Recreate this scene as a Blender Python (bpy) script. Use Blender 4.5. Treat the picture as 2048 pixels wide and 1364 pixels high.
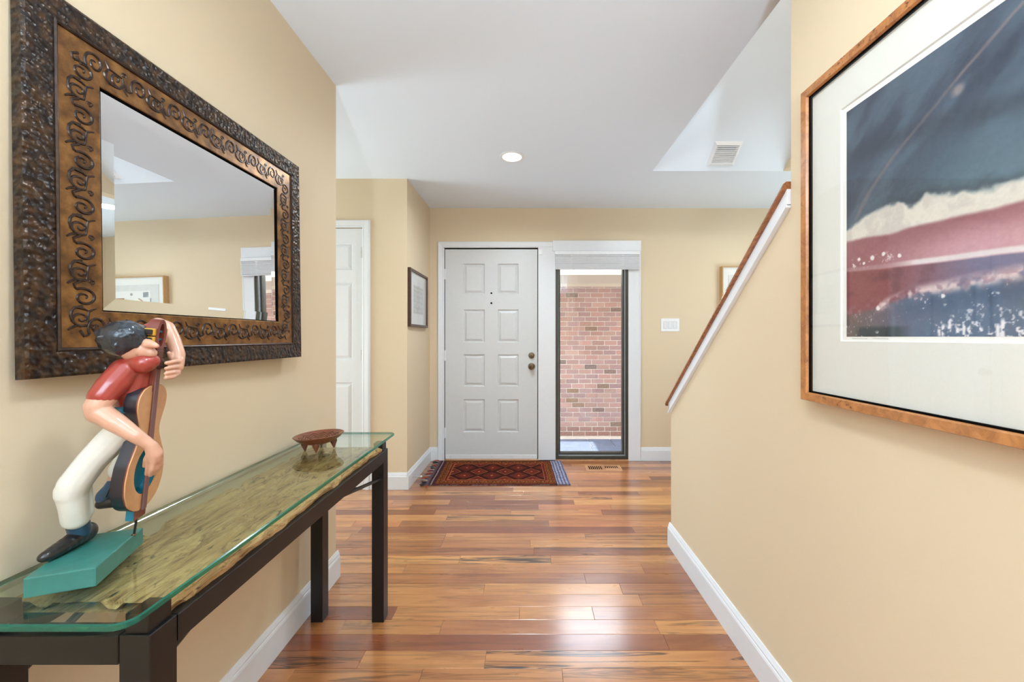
import bpy, bmesh, math, random
import numpy as np
from mathutils import Vector, Matrix
random.seed(7)
rng = np.random.default_rng(11)
S = bpy.context.scene
for o in list(bpy.data.objects):
    bpy.data.objects.remove(o)
COL = S.collection
PI = math.pi

# ------------------------------------------------------------------ camera
FPX = 796.0
cam_d = bpy.data.cameras.new('camera'); cam = bpy.data.objects.new('camera', cam_d); COL.objects.link(cam)
cam.location = (0, 0, 1.195); cam.rotation_euler = (PI/2, 0, 0)
cam_d.sensor_fit = 'HORIZONTAL'; cam_d.sensor_width = 36; cam_d.lens = FPX/2048*36
cam_d.shift_x = -33/2048; cam_d.shift_y = -8/2048; cam_d.clip_start = 0.02
S.camera = cam

# ------------------------------------------------------------------ world, sun, daylight, added fill lights, exposure
W = bpy.data.worlds.new('world'); S.world = W; W.use_nodes = True
bg = W.node_tree.nodes['Background']
bg.inputs[0].default_value = (0.80, 0.88, 1.0, 1); bg.inputs[1].default_value = 10.0
def light(name, typ, loc, rot, energy, color=(1, 1, 1), parent=None, **kw):
    d = bpy.data.lights.new(name, typ); d.energy = energy; d.color = color
    for k, v in kw.items():
        setattr(d, k, v)
    o = bpy.data.objects.new(name, d); COL.objects.link(o); o.location = loc; o.rotation_euler = rot
    if parent:
        o.parent = parent
    return o
light('sun', 'SUN', (0, 5, 8), (math.radians(15), 0, 0), 7.0, (1, 0.95, 0.86), angle=0.009)
# added fill from behind the camera, placed at the rear opening
light('living_room_fill', 'AREA', (-2.5, -4.05, 1.35), (math.radians(120), 0, math.radians(-20)), 12, (0.66, 0.88, 1.0), shape='RECTANGLE', size=0.85, size_y=1.6)
light('alcove_daylight', 'AREA', (-3.30, 2.55, 1.35), (0, math.radians(-112), 0), 47, (0.69, 0.90, 1.0), shape='RECTANGLE', size=1.9, size_y=1.0)
light('foyer_fill', 'AREA', (2.75, 2.43, 1.25), (math.radians(140), 0, math.radians(66)), 21, (0.68, 0.89, 1.0), shape='RECTANGLE', size=1.0, size_y=1.2)  # added light, brightens the foyer ceiling near the front wall
light('stair_fill', 'AREA', (1.42, -0.3, 3.5), (math.radians(122), 0, 0), 42, (0.80, 0.93, 1.0), shape='RECTANGLE', size=0.8, size_y=1.0)  # added light without a fixture, brightens the sloped stair ceiling
vs = S.view_settings
vs.view_transform = 'Standard'; vs.look = 'None'; vs.exposure = 0.47; vs.gamma = 1.0; vs.use_curve_mapping = False

# ------------------------------------------------------------------ materials
def lin(c):
    c = np.asarray(c, float)
    if c.max() > 1.0:
        c = c/255.0
    return np.where(c <= 0.04045, c/12.92, ((c+0.055)/1.055)**2.4)
def rgba(c):
    return tuple(float(x) for x in lin(c)) + (1.0,)
class NT:
    def __init__(s, name):
        s.m = bpy.data.materials.new(name); s.m.use_nodes = True
        s.t = s.m.node_tree; s.n = s.t.nodes; s.b = s.n['Principled BSDF']; s.out = s.n['Material Output']
    def new(s, typ, **kw):
        n = s.n.new(typ)
        for k, v in kw.items():
            setattr(n, k, v)
        return n
    def link(s, a, b):
        s.t.links.new(a, b)
    def coords(s, scale=(1, 1, 1), loc=(0, 0, 0), kind='Object'):
        tc = s.new('ShaderNodeTexCoord'); mp = s.new('ShaderNodeMapping')
        s.link(tc.outputs[kind], mp.inputs[0]); mp.inputs['Scale'].default_value = scale; mp.inputs['Location'].default_value = loc
        return mp.outputs[0]
    def noise(s, vec, scale=5, detail=4, rough=0.5, dist=0.0):
        n = s.new('ShaderNodeTexNoise'); s.link(vec, n.inputs['Vector'])
        n.inputs['Scale'].default_value = scale; n.inputs['Detail'].default_value = detail
        n.inputs['Roughness'].default_value = rough; n.inputs['Distortion'].default_value = dist
        return n.outputs['Fac']
    def ramp(s, fac, stops, interp='LINEAR'):
        r = s.new('ShaderNodeValToRGB'); r.color_ramp.interpolation = interp
        el = r.color_ramp.elements
        while len(el) < len(stops):
            el.new(0.5)
        for e, (p, c) in zip(el, stops):
            e.position = p; e.color = c if len(c) == 4 else tuple(c)+(1,)
        s.link(fac, r.inputs[0]); return r.outputs[0]
    def mix(s, fac, a, b, mode='MIX'):
        m = s.new('ShaderNodeMix', data_type='RGBA', blend_type=mode)
        for v, i in ((fac, 0), (a, 6), (b, 7)):
            if hasattr(v, 'is_linked'):
                s.link(v, m.inputs[i])
            else:
                m.inputs[i].default_value = v
        return m.outputs[2]
    def math(s, op, a, b=0.0, c=0.0):
        m = s.new('ShaderNodeMath', operation=op)
        for i, v in enumerate((a, b, c)):
            if hasattr(v, 'is_linked'):
                s.link(v, m.inputs[i])
            else:
                m.inputs[i].default_value = v
        return m.outputs[0]
    def bump(s, h, strength=0.2, dist=0.01):
        b = s.new('ShaderNodeBump'); b.inputs['Strength'].default_value = strength; b.inputs['Distance'].default_value = dist
        s.link(h, b.inputs['Height']); s.link(b.outputs[0], s.b.inputs['Normal'])
    def set(s, **kw):
        for k, v in kw.items():
            i = s.b.inputs[k.replace('_', ' ')]
            if hasattr(v, 'is_linked'):
                s.link(v, i)
            else:
                i.default_value = v
        return s.m
def plain(name, c, rough=0.5, metal=0.0, spec=0.5, coat=0.0, var=0.06, scale=30, bump=0.0):
    k = NT(name); base = rgba(c)
    v = k.noise(k.coords(), scale, 3)
    dark = tuple(x*(1-var) for x in base[:3])+(1,); lite = tuple(min(1, x*(1+var)) for x in base[:3])+(1,)
    k.set(Base_Color=k.ramp(v, [(0.3, dark), (0.7, lite)]), Roughness=rough, Metallic=metal, Specular_IOR_Level=spec, Coat_Weight=coat)
    if bump:
        k.bump(v, bump, 0.002)
    return k.m
M = {}
def wallmat(name, c):
    k = NT(name); v = k.noise(k.coords(), 260, 3); b = rgba(c)
    k.set(Base_Color=b, Roughness=0.62, Specular_IOR_Level=0.3); k.bump(v, 0.12, 0.0012); return k.m
M['wall'] = wallmat('wall_paint_cream', (222, 202, 172))
M['ceiling'] = wallmat('ceiling_paint_white', (233, 240, 250))
M['trim'] = plain('trim_paint_white', (228, 229, 233), 0.32, var=0.01)
M['door'] = plain('door_paint_white', (212, 212, 213), 0.35, var=0.012)
M['blackwood'] = plain('black_painted_metal', (11, 10, 11), 0.36, var=0.2, scale=60)
M['bronze'] = plain('dark_bronze_aluminium', (72, 70, 62), 0.4, metal=0.3, var=0.08)
M['bronze_pale'] = plain('grey_gasket_strip', (150, 155, 160), 0.4, metal=0.3, var=0.08)  # paler grey than the bronze, for the strip around the sash
M['dark'] = plain('dark_gap', (14, 12, 11), 0.95, var=0.2, spec=0.02)
M['brass'] = plain('aged_brass', (112, 98, 78), 0.32, metal=1.0, var=0.25, scale=80)
M['steel'] = plain('painted_hinge_metal', (205, 205, 202), 0.35, metal=0.4, var=0.06)
M['plastic'] = plain('white_plastic', (240, 240, 242), 0.3, var=0.01)
M['blind'] = plain('white_vinyl_slat', (236, 236, 240), 0.35, var=0.02)
M['mat'] = plain('mat_board', (230, 228, 220), 0.8, var=0.012, scale=200)
M['paper'] = plain('art_paper', (244, 242, 236), 0.75, var=0.012, scale=200)
M['lens'] = NT('lit_lamp_lens').m
_k = M['lens'].node_tree.nodes['Principled BSDF']
_k.inputs['Emission Color'].default_value = (1, 0.98, 0.95, 1); _k.inputs['Emission Strength'].default_value = 12
def glass(name, tint=(1, 1, 1), ior=1.5, rough=0.0, strength=1.0):
    k = NT(name); tr = k.new('ShaderNodeBsdfTransparent'); tr.inputs[0].default_value = tuple(tint)+(1,)
    gl = k.new('ShaderNodeBsdfGlossy'); gl.inputs['Roughness'].default_value = rough
    fr = k.new('ShaderNodeLayerWeight'); fr.inputs[0].default_value = 0.5; f0 = ((ior-1)/(ior+1))**2
    ms = k.new('ShaderNodeMixShader'); f = k.math('MULTIPLY_ADD', k.math('POWER', fr.outputs['Facing'], 5.0), (1-f0)*strength, f0*strength)
    k.link(f, ms.inputs[0]); k.link(tr.outputs[0], ms.inputs[1]); k.link(gl.outputs[0], ms.inputs[2])
    k.link(ms.outputs[0], k.out.inputs[0]); k.n.remove(k.b); return k.m
M['glass'] = glass('window_glass', (0.97, 0.985, 0.98))
M['glass_top'] = glass('table_glass_face', (0.90, 0.955, 0.90), 1.55)
M['glass_pic'] = glass('picture_glass', (0.99, 0.99, 0.99), 1.45)
k = NT('table_glass_edge')
k.set(Base_Color=rgba((20, 120, 98)), Roughness=0.12, Transmission_Weight=0.55, IOR=1.5); M['glass_edge'] = k.m
k = NT('silver_mirror'); k.set(Base_Color=(0.93, 0.945, 0.96, 1), Metallic=1.0, Roughness=0.0); M['mirror'] = k.m

def attr_mat(name, rough=0.6, spec=0.4, coat=0.0, bump=0.0):
    k = NT(name); a = k.new('ShaderNodeAttribute', attribute_name='col'); 
    k.set(Base_Color=a.outputs['Color'], Roughness=rough, Specular_IOR_Level=spec, Coat_Weight=coat)
    if bump:
        k.bump(k.noise(k.coords(), 500, 3), bump, 0.002)
    return k.m
M['print'] = attr_mat('printed_image', 0.6)
M['rug'] = attr_mat('woven_wool', 0.95, 0.1, bump=0.6)

# tigerwood planks: the object colour sets tone, redness and amount of dark streaks
def plank_mat(name, island=False):
    k = NT(name)
    if island:
        g = k.new('ShaderNodeNewGeometry'); rnd = g.outputs['Random Per Island']
        tone = rnd; red = k.math('FRACT', k.math('MULTIPLY', rnd, 7.31)); stk = k.math('FRACT', k.math('MULTIPLY', rnd, 13.7))
        seed = k.math('MULTIPLY', rnd, 50.0)
    else:
        oi = k.new('ShaderNodeObjectInfo'); sp = k.new('ShaderNodeSeparateColor'); k.link(oi.outputs['Color'], sp.inputs[0])
        tone, red, stk = sp.outputs; seed = k.math('MULTIPLY', oi.outputs['Random'], 50.0)
    tc = k.new('ShaderNodeTexCoord'); off = k.new('ShaderNodeCombineXYZ'); k.link(seed, off.inputs[0]); k.link(seed, off.inputs[2])
    add = k.new('ShaderNodeVectorMath', operation='ADD'); k.link(tc.outputs['Object'], add.inputs[0]); k.link(off.outputs[0], add.inputs[1])
    def mp(sc):
        m = k.new('ShaderNodeMapping'); k.link(add.outputs[0], m.inputs[0]); m.inputs['Scale'].default_value = sc; return m.outputs[0]
    light_c = k.mix(red, rgba((226, 166, 98)), rgba((210, 138, 82)))
    dark_c = k.mix(red, rgba((150, 86, 42)), rgba((128, 60, 36)))
    base = k.mix(tone, light_c, dark_c)
    cloud = k.noise(mp((1.6, 9, 1)), 2.0, 5, 0.55, 0.6)
    base = k.mix(k.ramp(cloud, [(0.35, (0, 0, 0)), (0.7, (1, 1, 1))]), base, k.mix(1.0, base, (0.72, 0.58, 0.5, 1), 'MULTIPLY'))
    grain = k.noise(mp((3, 120, 1)), 3.0, 3, 0.6)
    base = k.mix(k.math('MULTIPLY', grain, 0.35), base, k.mix(1.0, base, (0.66, 0.52, 0.42, 1), 'MULTIPLY'))
    s1 = k.noise(mp((0.9, 22, 1)), 1.5, 3, 0.5, 1.3)
    sm = k.ramp(s1, [(0.51, (0, 0, 0)), (0.56, (1, 1, 1)), (0.60, (0.12, 0.12, 0.12)), (0.66, (1, 1, 1))])
    base = k.mix(k.math('MULTIPLY', sm, k.math('MULTIPLY', stk, 1.0)), base, rgba((56, 28, 16)))
    k.set(Base_Color=base, Roughness=k.math('MULTIPLY_ADD', cloud, 0.10, 0.24), Specular_IOR_Level=0.55, Coat_Weight=1.0, Coat_Roughness=0.19, Coat_IOR=1.62)
    k.bump(grain, 0.04, 0.001)
    return k.m
M['plank'] = plank_mat('tigerwood_plank'); M['plank_far'] = plank_mat('tigerwood_plank_field', True)
k = NT('rail_wood'); v = k.noise(k.coords((40, 4, 40)), 3, 4)
k.set(Base_Color=k.ramp(v, [(0.3, rgba((120, 66, 38))), (0.7, rgba((168, 104, 62)))]), Roughness=0.25, Coat_Weight=0.4); M['railwood'] = k.m
# hammered dark bronze and copper of the mirror frame
k = NT('hammered_bronze'); v = k.new('ShaderNodeTexVoronoi', feature='SMOOTH_F1'); k.link(k.coords(), v.inputs['Vector'])
v.inputs['Scale'].default_value = 95; v.inputs['Smoothness'].default_value = 0.6
n2 = k.noise(k.coords(), 60, 3)
k.set(Base_Color=k.mix(k.ramp(n2, [(0.42, (0, 0, 0)), (0.7, (1, 1, 1))]), rgba((38, 29, 27)), rgba((84, 58, 36))), Metallic=0.35, Roughness=0.3)
h = k.math('ADD', v.outputs['Distance'], k.math('MULTIPLY', n2, 0.5)); k.bump(h, 0.9, 0.005); M['hammered'] = k.m
k = NT('aged_copper'); n1 = k.noise(k.coords(), 26, 5, 0.6)
k.set(Base_Color=k.ramp(n1, [(0.28, rgba((64, 42, 28))), (0.5, rgba((128, 88, 48))), (0.75, rgba((172, 124, 70)))]), Metallic=0.5, Roughness=0.34)
k.bump(n1, 0.25, 0.003); M['copper'] = k.m
M['scroll'] = plain('dark_bronze_scroll', (66, 52, 46), 0.3, metal=0.6, var=0.35, scale=80)
# burl frame
k = NT('burl_wood'); n1 = k.noise(k.coords((1, 1, 1)), 22, 6, 0.7, 1.2); n2 = k.noise(k.coords((1, 1, 1)), 75, 4, 0.7)
n3 = k.noise(k.coords((1, 1, 1)), 7, 2)
base = k.ramp(n1, [(0.3, rgba((140, 84, 42))), (0.6, rgba((190, 126, 70)))])
sp = k.math('MULTIPLY', k.ramp(n2, [(0.56, (0, 0, 0)), (0.66, (1, 1, 1))]), k.ramp(n3, [(0.5, (0, 0, 0)), (0.62, (1, 1, 1))]))
k.set(Base_Color=k.mix(sp, base, rgba((86, 44, 20))), Roughness=0.28, Coat_Weight=0.3); M['burl'] = k.m
# weathered plank of the console
k = NT('weathered_timber'); n1 = k.noise(k.coords((22, 3.0, 22)), 3, 6, 0.65, 1.0); n2 = k.noise(k.coords((9, 2.2, 9)), 2.5, 3)
base = k.ramp(n1, [(0.30, rgba((58, 38, 24))), (0.40, rgba((150, 108, 66))), (0.56, rgba((206, 164, 112))), (0.75, rgba((120, 82, 48)))])
k.set(Base_Color=k.mix(k.ramp(n2, [(0.42, (0, 0, 0)), (0.62, (1, 1, 1))]), base, k.mix(1.0, base, rgba((226, 214, 200)), 'MULTIPLY')), Roughness=0.8)
n3 = k.noise(k.coords((7, 2.6, 14)), 6, 4, 0.6, 0.8)
old = k.b.inputs['Base Color'].links[0].from_socket
k.link(k.mix(k.ramp(n3, [(0.60, (0, 0, 0)), (0.68, (1, 1, 1))]), old, rgba((52, 34, 22))), k.b.inputs['Base Color'])
k.bump(n1, 0.8, 0.006); M['timber'] = k.m
k = NT('brick_face'); oi = k.new('ShaderNodeObjectInfo'); n1 = k.noise(k.coords(), 60, 5, 0.7)
k.set(Base_Color=k.mix(k.math('MULTIPLY', k.ramp(n1, [(0.35, (0, 0, 0)), (0.7, (1, 1, 1))]), 0.45), oi.outputs['Color'], rgba((184, 162, 150))), Roughness=0.95)
k.bump(n1, 0.6, 0.006); M['brick'] = k.m
k = NT('brick_field'); g = k.new('ShaderNodeNewGeometry'); n1 = k.noise(k.coords(), 60, 5, 0.7)
k.set(Base_Color=k.mix(k.math('MULTIPLY', n1, 0.4), k.ramp(g.outputs['Random Per Island'], [(0.0, rgba((136, 100, 88))), (0.7, rgba((152, 116, 106))), (0.9, rgba((114, 88, 72)))]), rgba((178, 156, 146))), Roughness=0.95)
M['brick_field'] = k.m
M['mortar'] = plain('mortar', (205, 196, 186), 0.95, var=0.08)
M['paver'] = plain('slate_paver', (104, 118, 142), 0.55, var=0.12, scale=12)
M['soffit'] = plain('beige_soffit_paint', (196, 184, 166), 0.7, var=0.02)
M['fascia'] = plain('pale_fascia_paint', (232, 236, 228), 0.6, var=0.02)
# figurine paints
M['skin'] = plain('painted_skin', (212, 160, 134), 0.35, coat=0.3, var=0.05, scale=40)
M['shirt'] = plain('painted_red_shirt', (160, 58, 48), 0.28, coat=0.5, var=0.06, scale=40)
M['white_paint'] = plain('painted_white_trousers', (228, 224, 212), 0.28, coat=0.4, var=0.03, scale=40)
M['black_paint'] = plain('painted_black_shoe', (28, 25, 26), 0.35, coat=0.4, var=0.2, scale=60)
k = NT('painted_black_hair'); n1 = k.noise(k.coords(), 95, 5, 0.6); n0 = k.noise(k.coords(), 25, 2)
k.set(Base_Color=k.ramp(n0, [(0.3, rgba((22, 24, 28))), (0.7, rgba((44, 54, 66)))]), Roughness=0.25, Coat_Weight=0.4)
k.bump(n1, 0.5, 0.003); M['hair'] = k.m
M['teal'] = plain('painted_teal_base', (56, 120, 110), 0.4, coat=0.2, var=0.08, scale=50, bump=0.15)
M['blue_paint'] = plain('painted_teal_blue', (28, 118, 140), 0.35, coat=0.3, var=0.1, scale=60)
M['sock'] = plain('painted_blue_sock', (44, 74, 98), 0.4, coat=0.2, var=0.15, scale=60)
M['guitar_top'] = plain('guitar_top_wood', (206, 152, 104), 0.38, coat=0.2, var=0.06, scale=60)
M['guitar_side'] = plain('guitar_side_black', (34, 32, 40), 0.32, coat=0.3, var=0.1)
M['guitar_neck'] = plain('guitar_neck_red_brown', (116, 50, 40), 0.35, coat=0.3, var=0.12, scale=80)
M['fretboard'] = plain('fretboard_purple_brown', (122, 84, 82), 0.45, var=0.08)
M['yellow_paint'] = plain('painted_ochre', (206, 156, 52), 0.4, var=0.08)
M['bowl'] = plain('dark_carved_wood', (120, 66, 44), 0.38, coat=0.25, var=0.15, scale=40)
M['walnut'] = plain('walnut_frame', (74, 46, 34), 0.4, coat=0.2, var=0.15, scale=60)
M['oak'] = plain('pale_oak_frame', (196, 156, 108), 0.45, var=0.08, scale=60)
M['ink'] = plain('pencil_grey', (150, 148, 142), 0.8)
M['register'] = plain('oak_register', (198, 146, 104), 0.35, coat=0.2, var=0.1, scale=40)

# ------------------------------------------------------------------ mesh helpers
def link(name, me, mat=None, parent=None, loc=None):
    if mat is not None and not me.materials:
        me.materials.append(mat if not isinstance(mat, str) else M[mat])
    o = bpy.data.objects.new(name, me); COL.objects.link(o)
    if parent is not None:
        o.parent = parent
    if loc is not None:
        o.location = loc
    return o
def tag(o, label=None, cat=None, group=None, kind=None):
    for k_, v_ in (('label', label), ('category', cat), ('group', group), ('kind', kind)):
        if v_:
            o[k_] = v_
    return o
def empty(name, loc=(0, 0, 0), label=None, cat=None, group=None):
    o = bpy.data.objects.new(name, None); COL.objects.link(o); o.location = loc; o.empty_display_size = 0.05
    return tag(o, label, cat, group)
class MB:
    def __init__(s):
        s.v = []; s.f = []
    def add(s, vs, fs):
        b = len(s.v); s.v += [tuple(v) for v in vs]; s.f += [tuple(i+b for i in f) for f in fs]; return s
    def box(s, x0, x1, y0, y1, z0, z1):
        return s.add([(x0, y0, z0), (x1, y0, z0), (x1, y1, z0), (x0, y1, z0), (x0, y0, z1), (x1, y0, z1), (x1, y1, z1), (x0, y1, z1)],
                     [(0, 3, 2, 1), (4, 5, 6, 7), (0, 1, 5, 4), (1, 2, 6, 5), (2, 3, 7, 6), (3, 0, 4, 7)])
    def prism(s, poly, axis, a0, a1):
        """poly: list of 2-D points in the two axes other than axis; extruded from a0 to a1"""
        def p(q, a):
            return {'x': (a, q[0], q[1]), 'y': (q[0], a, q[1]), 'z': (q[0], q[1], a)}[axis]
        n = len(poly)
        return s.add([p(q, a0) for q in poly]+[p(q, a1) for q in poly],
                     [tuple(range(n))[::-1], tuple(range(n, 2*n))]+[(i, (i+1) % n, n+(i+1) % n, n+i) for i in range(n)])
    def extrude(s, prof, a, b, out, up=(0, 0, 1)):
        """profile (out, up) swept from a to b"""
        a, b, out, up = map(Vector, (a, b, out, up)); n = len(prof)
        return s.add([a+out*p[0]+up*p[1] for p in prof]+[b+out*p[0]+up*p[1] for p in prof],
                     [tuple(range(n))[::-1], tuple(range(n, 2*n))]+[(i, (i+1) % n, n+(i+1) % n, n+i) for i in range(n)])
    def frame(s, o, u, v, n, w, h, prof):
        """mitred frame around the inner rectangle o..o+w*u+h*v; prof = closed list of (outward, along n)"""
        o, u, v, n = map(Vector, (o, u, v, n)); m = len(prof); vs = []
        for cx, cy in ((0, 0), (1, 0), (1, 1), (0, 1)):
            for a, c in prof:
                vs.append(o+u*(cx*w+(a if cx else -a))+v*(cy*h+(a if cy else -a))+n*c)
        fs = []
        for i in range(4):
            for j in range(m):
                a0 = i*m+j; a1 = i*m+(j+1) % m; b0 = ((i+1) % 4)*m+j; b1 = ((i+1) % 4)*m+(j+1) % m
                fs.append((a0, b0, b1, a1))
        return s.add(vs, fs)
    def lathe(s, prof, o=(0, 0, 0), axis=(0, 0, 1), seg=24):
        """prof: (radius, along axis)"""
        o = Vector(o); ax = Vector(axis).normalized(); t = Vector((1, 0, 0)) if abs(ax.x) < 0.9 else Vector((0, 1, 0))
        u = ax.cross(t).normalized(); v = ax.cross(u); n = len(prof); vs = []
        for i in range(seg):
            c, sn = math.cos(2*PI*i/seg), math.sin(2*PI*i/seg)
            for r, h in prof:
                vs.append(o+ax*h+(u*c+v*sn)*max(r, 1e-5))
        fs = [(i*n+j, ((i+1) % seg)*n+j, ((i+1) % seg)*n+j+1, i*n+j+1) for i in range(seg) for j in range(n-1)]
        return s.add(vs, fs)
    def tube(s, pts, rad, sides=6, flat=None):
        pts = [Vector(p) for p in pts]; n = len(pts); vs = []
        rad = rad if hasattr(rad, '__len__') else [rad]*n
        prev = None
        for i, p in enumerate(pts):
            t = (pts[min(i+1, n-1)]-pts[max(i-1, 0)]).normalized()
            if prev is None:
                a = Vector((0, 0, 1)) if abs(t.z) < 0.9 else Vector((1, 0, 0))
                u = t.cross(a).normalized()
            else:
                u = (prev-t*prev.dot(t)).normalized()
            prev = u; w = t.cross(u)
            for k_ in range(sides):
                an = 2*PI*k_/sides; vs.append(p+(u*math.cos(an)+w*math.sin(an))*rad[i])
        fs = [(i*sides+k_, i*sides+(k_+1) % sides, (i+1)*sides+(k_+1) % sides, (i+1)*sides+k_) for i in range(n-1) for k_ in range(sides)]
        fs += [tuple(range(sides))[::-1], tuple(range((n-1)*sides, n*sides))]
        return s.add(vs, fs)
    def mesh(s, name='mesh', smooth=False, bevel=0.0, seg=1, weld=False):
        me = bpy.data.meshes.new(name); me.from_pydata(s.v, [], s.f)
        bm = bmesh.new(); bm.from_mesh(me)
        if weld:
            bmesh.ops.remove_doubles(bm, verts=bm.verts, dist=1e-5)
        if bevel:
            bmesh.ops.bevel(bm, geom=list(bm.edges), offset=bevel, segments=seg, affect='EDGES', profile=0.6)
        bmesh.ops.recalc_face_normals(bm, faces=bm.faces)
        bm.to_mesh(me); bm.free()
        if smooth:
            me.polygons.foreach_set('use_smooth', [True]*len(me.polygons))
            try:
                me.set_sharp_from_angle(angle=math.radians(40))
            except Exception:
                pass
        return me
    def build(s, name, mat, parent=None, loc=None, **kw):
        return link(name, s.mesh(name, **kw), mat, parent, loc)
def bx(name, mat, parent, *b, bevel=0.0, loc=None, seg=1):
    return MB().box(*b).build(name, mat, parent, loc, bevel=bevel, seg=seg)
def struct(o, label, cat=None):
    return tag(o, label, cat, kind='structure')
def copy_to(o, parent=None, loc=None, name=None):
    c = o.copy(); COL.objects.link(c)
    if parent is not None:
        c.parent = parent
    if loc is not None:
        c.location = loc
    return c

# ------------------------------------------------------------------ dimensions
XL, XR = -0.955, 0.815          # hall walls
YF = 3.85                       # front wall (with the entrance door)
YC = 3.13                       # closet wall
YL = 1.974                      # end of the left hall wall
YK, YU = 2.276, 1.236           # knee wall end, full wall end
ZC = 2.44
XS0, XS1 = 0.93, 1.91           # stairwell
YS = 2.985                      # start of the sloped ceiling
SL = 0.802                      # slope of stairs and rail

# ------------------------------------------------------------------ room shell
floor = struct(bx('floor', 'dark', None, -3.6, 3.6, -4.2, YF+0.15, -0.06, -0.012), 'glossy tigerwood plank floor of the hall and foyer', 'floor')
c = MB()
c.box(-3.6, XS0, -4.2, YF+0.15, ZC, ZC+0.2); c.box(XS0, XS1, YS, YF+0.15, ZC, ZC+0.2); c.box(XS1+0.1, 3.6, -4.2, YF+0.15, ZC, ZC+0.2); c.box(XS1, XS1+0.1, YS, YF+0.15, ZC, ZC+0.2)
c.box(XS0, XS1, -4.2, -0.5, ZC, ZC+0.2)
ceiling = struct(c.build('ceiling', 'ceiling'), 'smooth white flat ceiling over hall and foyer', 'ceiling')
zt = ZC+SL*(YS+0.6)
sc_ = MB().prism([(YS, ZC), (-0.6, zt), (-0.6, zt+0.15), (YS, ZC+0.2)], 'x', XS0-0.1, XS1+0.1)
struct(sc_.build('ceiling_stair', 'ceiling'), 'white sloped ceiling rising over the staircase', 'ceiling')
w = MB().box(XL-0.12, XL, -0.55, YL, 0, ZC).box(-3.5, XL-0.12, YL-0.12, YL, 0, ZC)
struct(w.build('wall_left', 'wall'), 'cream left hall wall behind the console table and mirror', 'wall')
w = MB().box(-3.5, -3.38, YL, YF, 0, ZC)
struct(w.build('wall_alcove', 'wall'), 'cream end wall of the closet alcove', 'wall')
CD0, CD1, CDT = -2.06, -1.302, 2.055
w = MB().box(-3.38, CD0, YC, YC+0.12, 0, ZC).box(CD1, XL, YC, YC+0.12, 0, ZC).box(CD0, CD1, YC, YC+0.12, CDT, ZC).box(XL-0.12, XL, YC+0.12, YF, 0, ZC)
struct(w.build('wall_closet', 'wall'), 'cream closet wall with corner beside the entrance', 'wall')
DX0, DX1, DT = -0.817, 0.092, 2.056
WX0, WX1, WT = 0.261, 0.975, 2.056
w = MB().box(-3.5, DX0-0.02, YF, YF+0.15, -0.2, ZC).box(WX1, 3.6, YF, YF+0.15, -0.2, ZC).box(DX0-0.02, WX1, YF, YF+0.15, DT, ZC)
w.box(DX1+0.01, WX0, YF, YF+0.15, -0.2, DT)
struct(w.build('wall_front', 'wall'), 'cream front wall around the entrance door and sidelight', 'wall')
zr = lambda y: 0.86-0.028+SL*(2.262-y)      # underside of the rail along the knee wall
w = MB().prism([(-0.55, 0), (YK, 0), (YK, zr(YK)), (YU, zr(YU)), (YU, zt), (-0.55, zt)], 'x', XR, XS0)
struct(w.build('wall_right', 'wall'), 'cream right hall wall stepping down to a sloped knee wall', 'wall')
w = MB().box(XS1, XS1+0.1, -0.6, 2.4, 0, zt).box(XS1, XS1+0.1, 2.4, YS, ZC+0.0, zt).box(XS0, XS1, -0.62, -0.5, 0, zt+0.1)
w.box(XR, XS0, YU, YS, ZC+0.2, zt)
struct(w.build('wall_stair', 'wall'), 'cream stairwell walls behind the knee wall', 'wall')
w = MB().box(XS1+0.1, 3.6, 2.28, 2.4, 0, ZC).box(3.48, 3.6, 2.4, YF, 0, ZC)
struct(w.build('wall_foyer', 'wall'), 'cream far right foyer walls', 'wall')
w = MB().box(-3.6, -3.48, -4.2, -0.55, 0, ZC).box(3.48, 3.6, -4.2, -0.55, 0, ZC).box(-3.6, XL-0.12, -0.55, -0.45, 0, ZC).box(XS1, 3.6, -0.55, -0.45, 0, ZC)
w.box(-3.6, 3.6, -4.2, -4.1, 0, 0.3).box(-3.6, -2.95, -4.2, -4.1, 0.3, ZC).box(-2.05, 3.6, -4.2, -4.1, 0.3, ZC).box(-2.95, -2.05, -4.2, -4.1, 2.2, ZC)  # opening added to let sky light in behind the camera
struct(w.build('wall_rear', 'wall'), 'cream living room walls around an added opening for daylight', 'wall')
st = struct(empty('trim_stairs'), 'stair flight behind the knee wall', 'stairs')
for i in range(9):
    y1 = 2.27-0.24*i
    bx('tread', 'plank', st, XS0+0.002, XS1-0.002, y1-0.24, y1, 0, 0.19*(i+1), bevel=0.004)

BASE = [(0, 0), (0.015, 0), (0.015, 0.098), (0.0125, 0.106), (0.0105, 0.108), (0.0105, 0.114), (0.007, 0.122), (0.004, 0.13), (0, 0.13)]
def baseboard(side, segs, label):
    m = MB()
    for a, b, out in segs:
        m.extrude(BASE, a, b, out)
    return struct(m.build('baseboard_'+side, 'trim'), label, 'baseboard')
baseboard('left', [((XL, -0.55, 0), (XL, YL+0.015, 0), (1, 0, 0)), ((XL-0.3, YL, 0), (XL, YL, 0), (0, 1, 0))], 'white baseboard along the left wall under the console table')
baseboard('closet', [((CD1+0.06, YC, 0), (XL, YC, 0), (0, -1, 0))], 'short white baseboard beside the closet door')
baseboard('entry', [((XL, YC-0.015, 0), (XL, YF, 0), (1, 0, 0))], 'white baseboard on the short wall left of the rug')
baseboard('front', [((XL, YF, 0), (-0.873, YF, 0), (0, -1, 0)), ((1.083, YF, 0), (3.48, YF, 0), (0, -1, 0))], 'white baseboard under the light switch on the front wall')
baseboard('right', [((XR, -0.55, 0), (XR, YK+0.015, 0), (-1, 0, 0)), ((XR, YK, 0), (XS0+0.01, YK, 0), (0, 1, 0))], 'white baseboard along the right knee wall')

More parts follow.
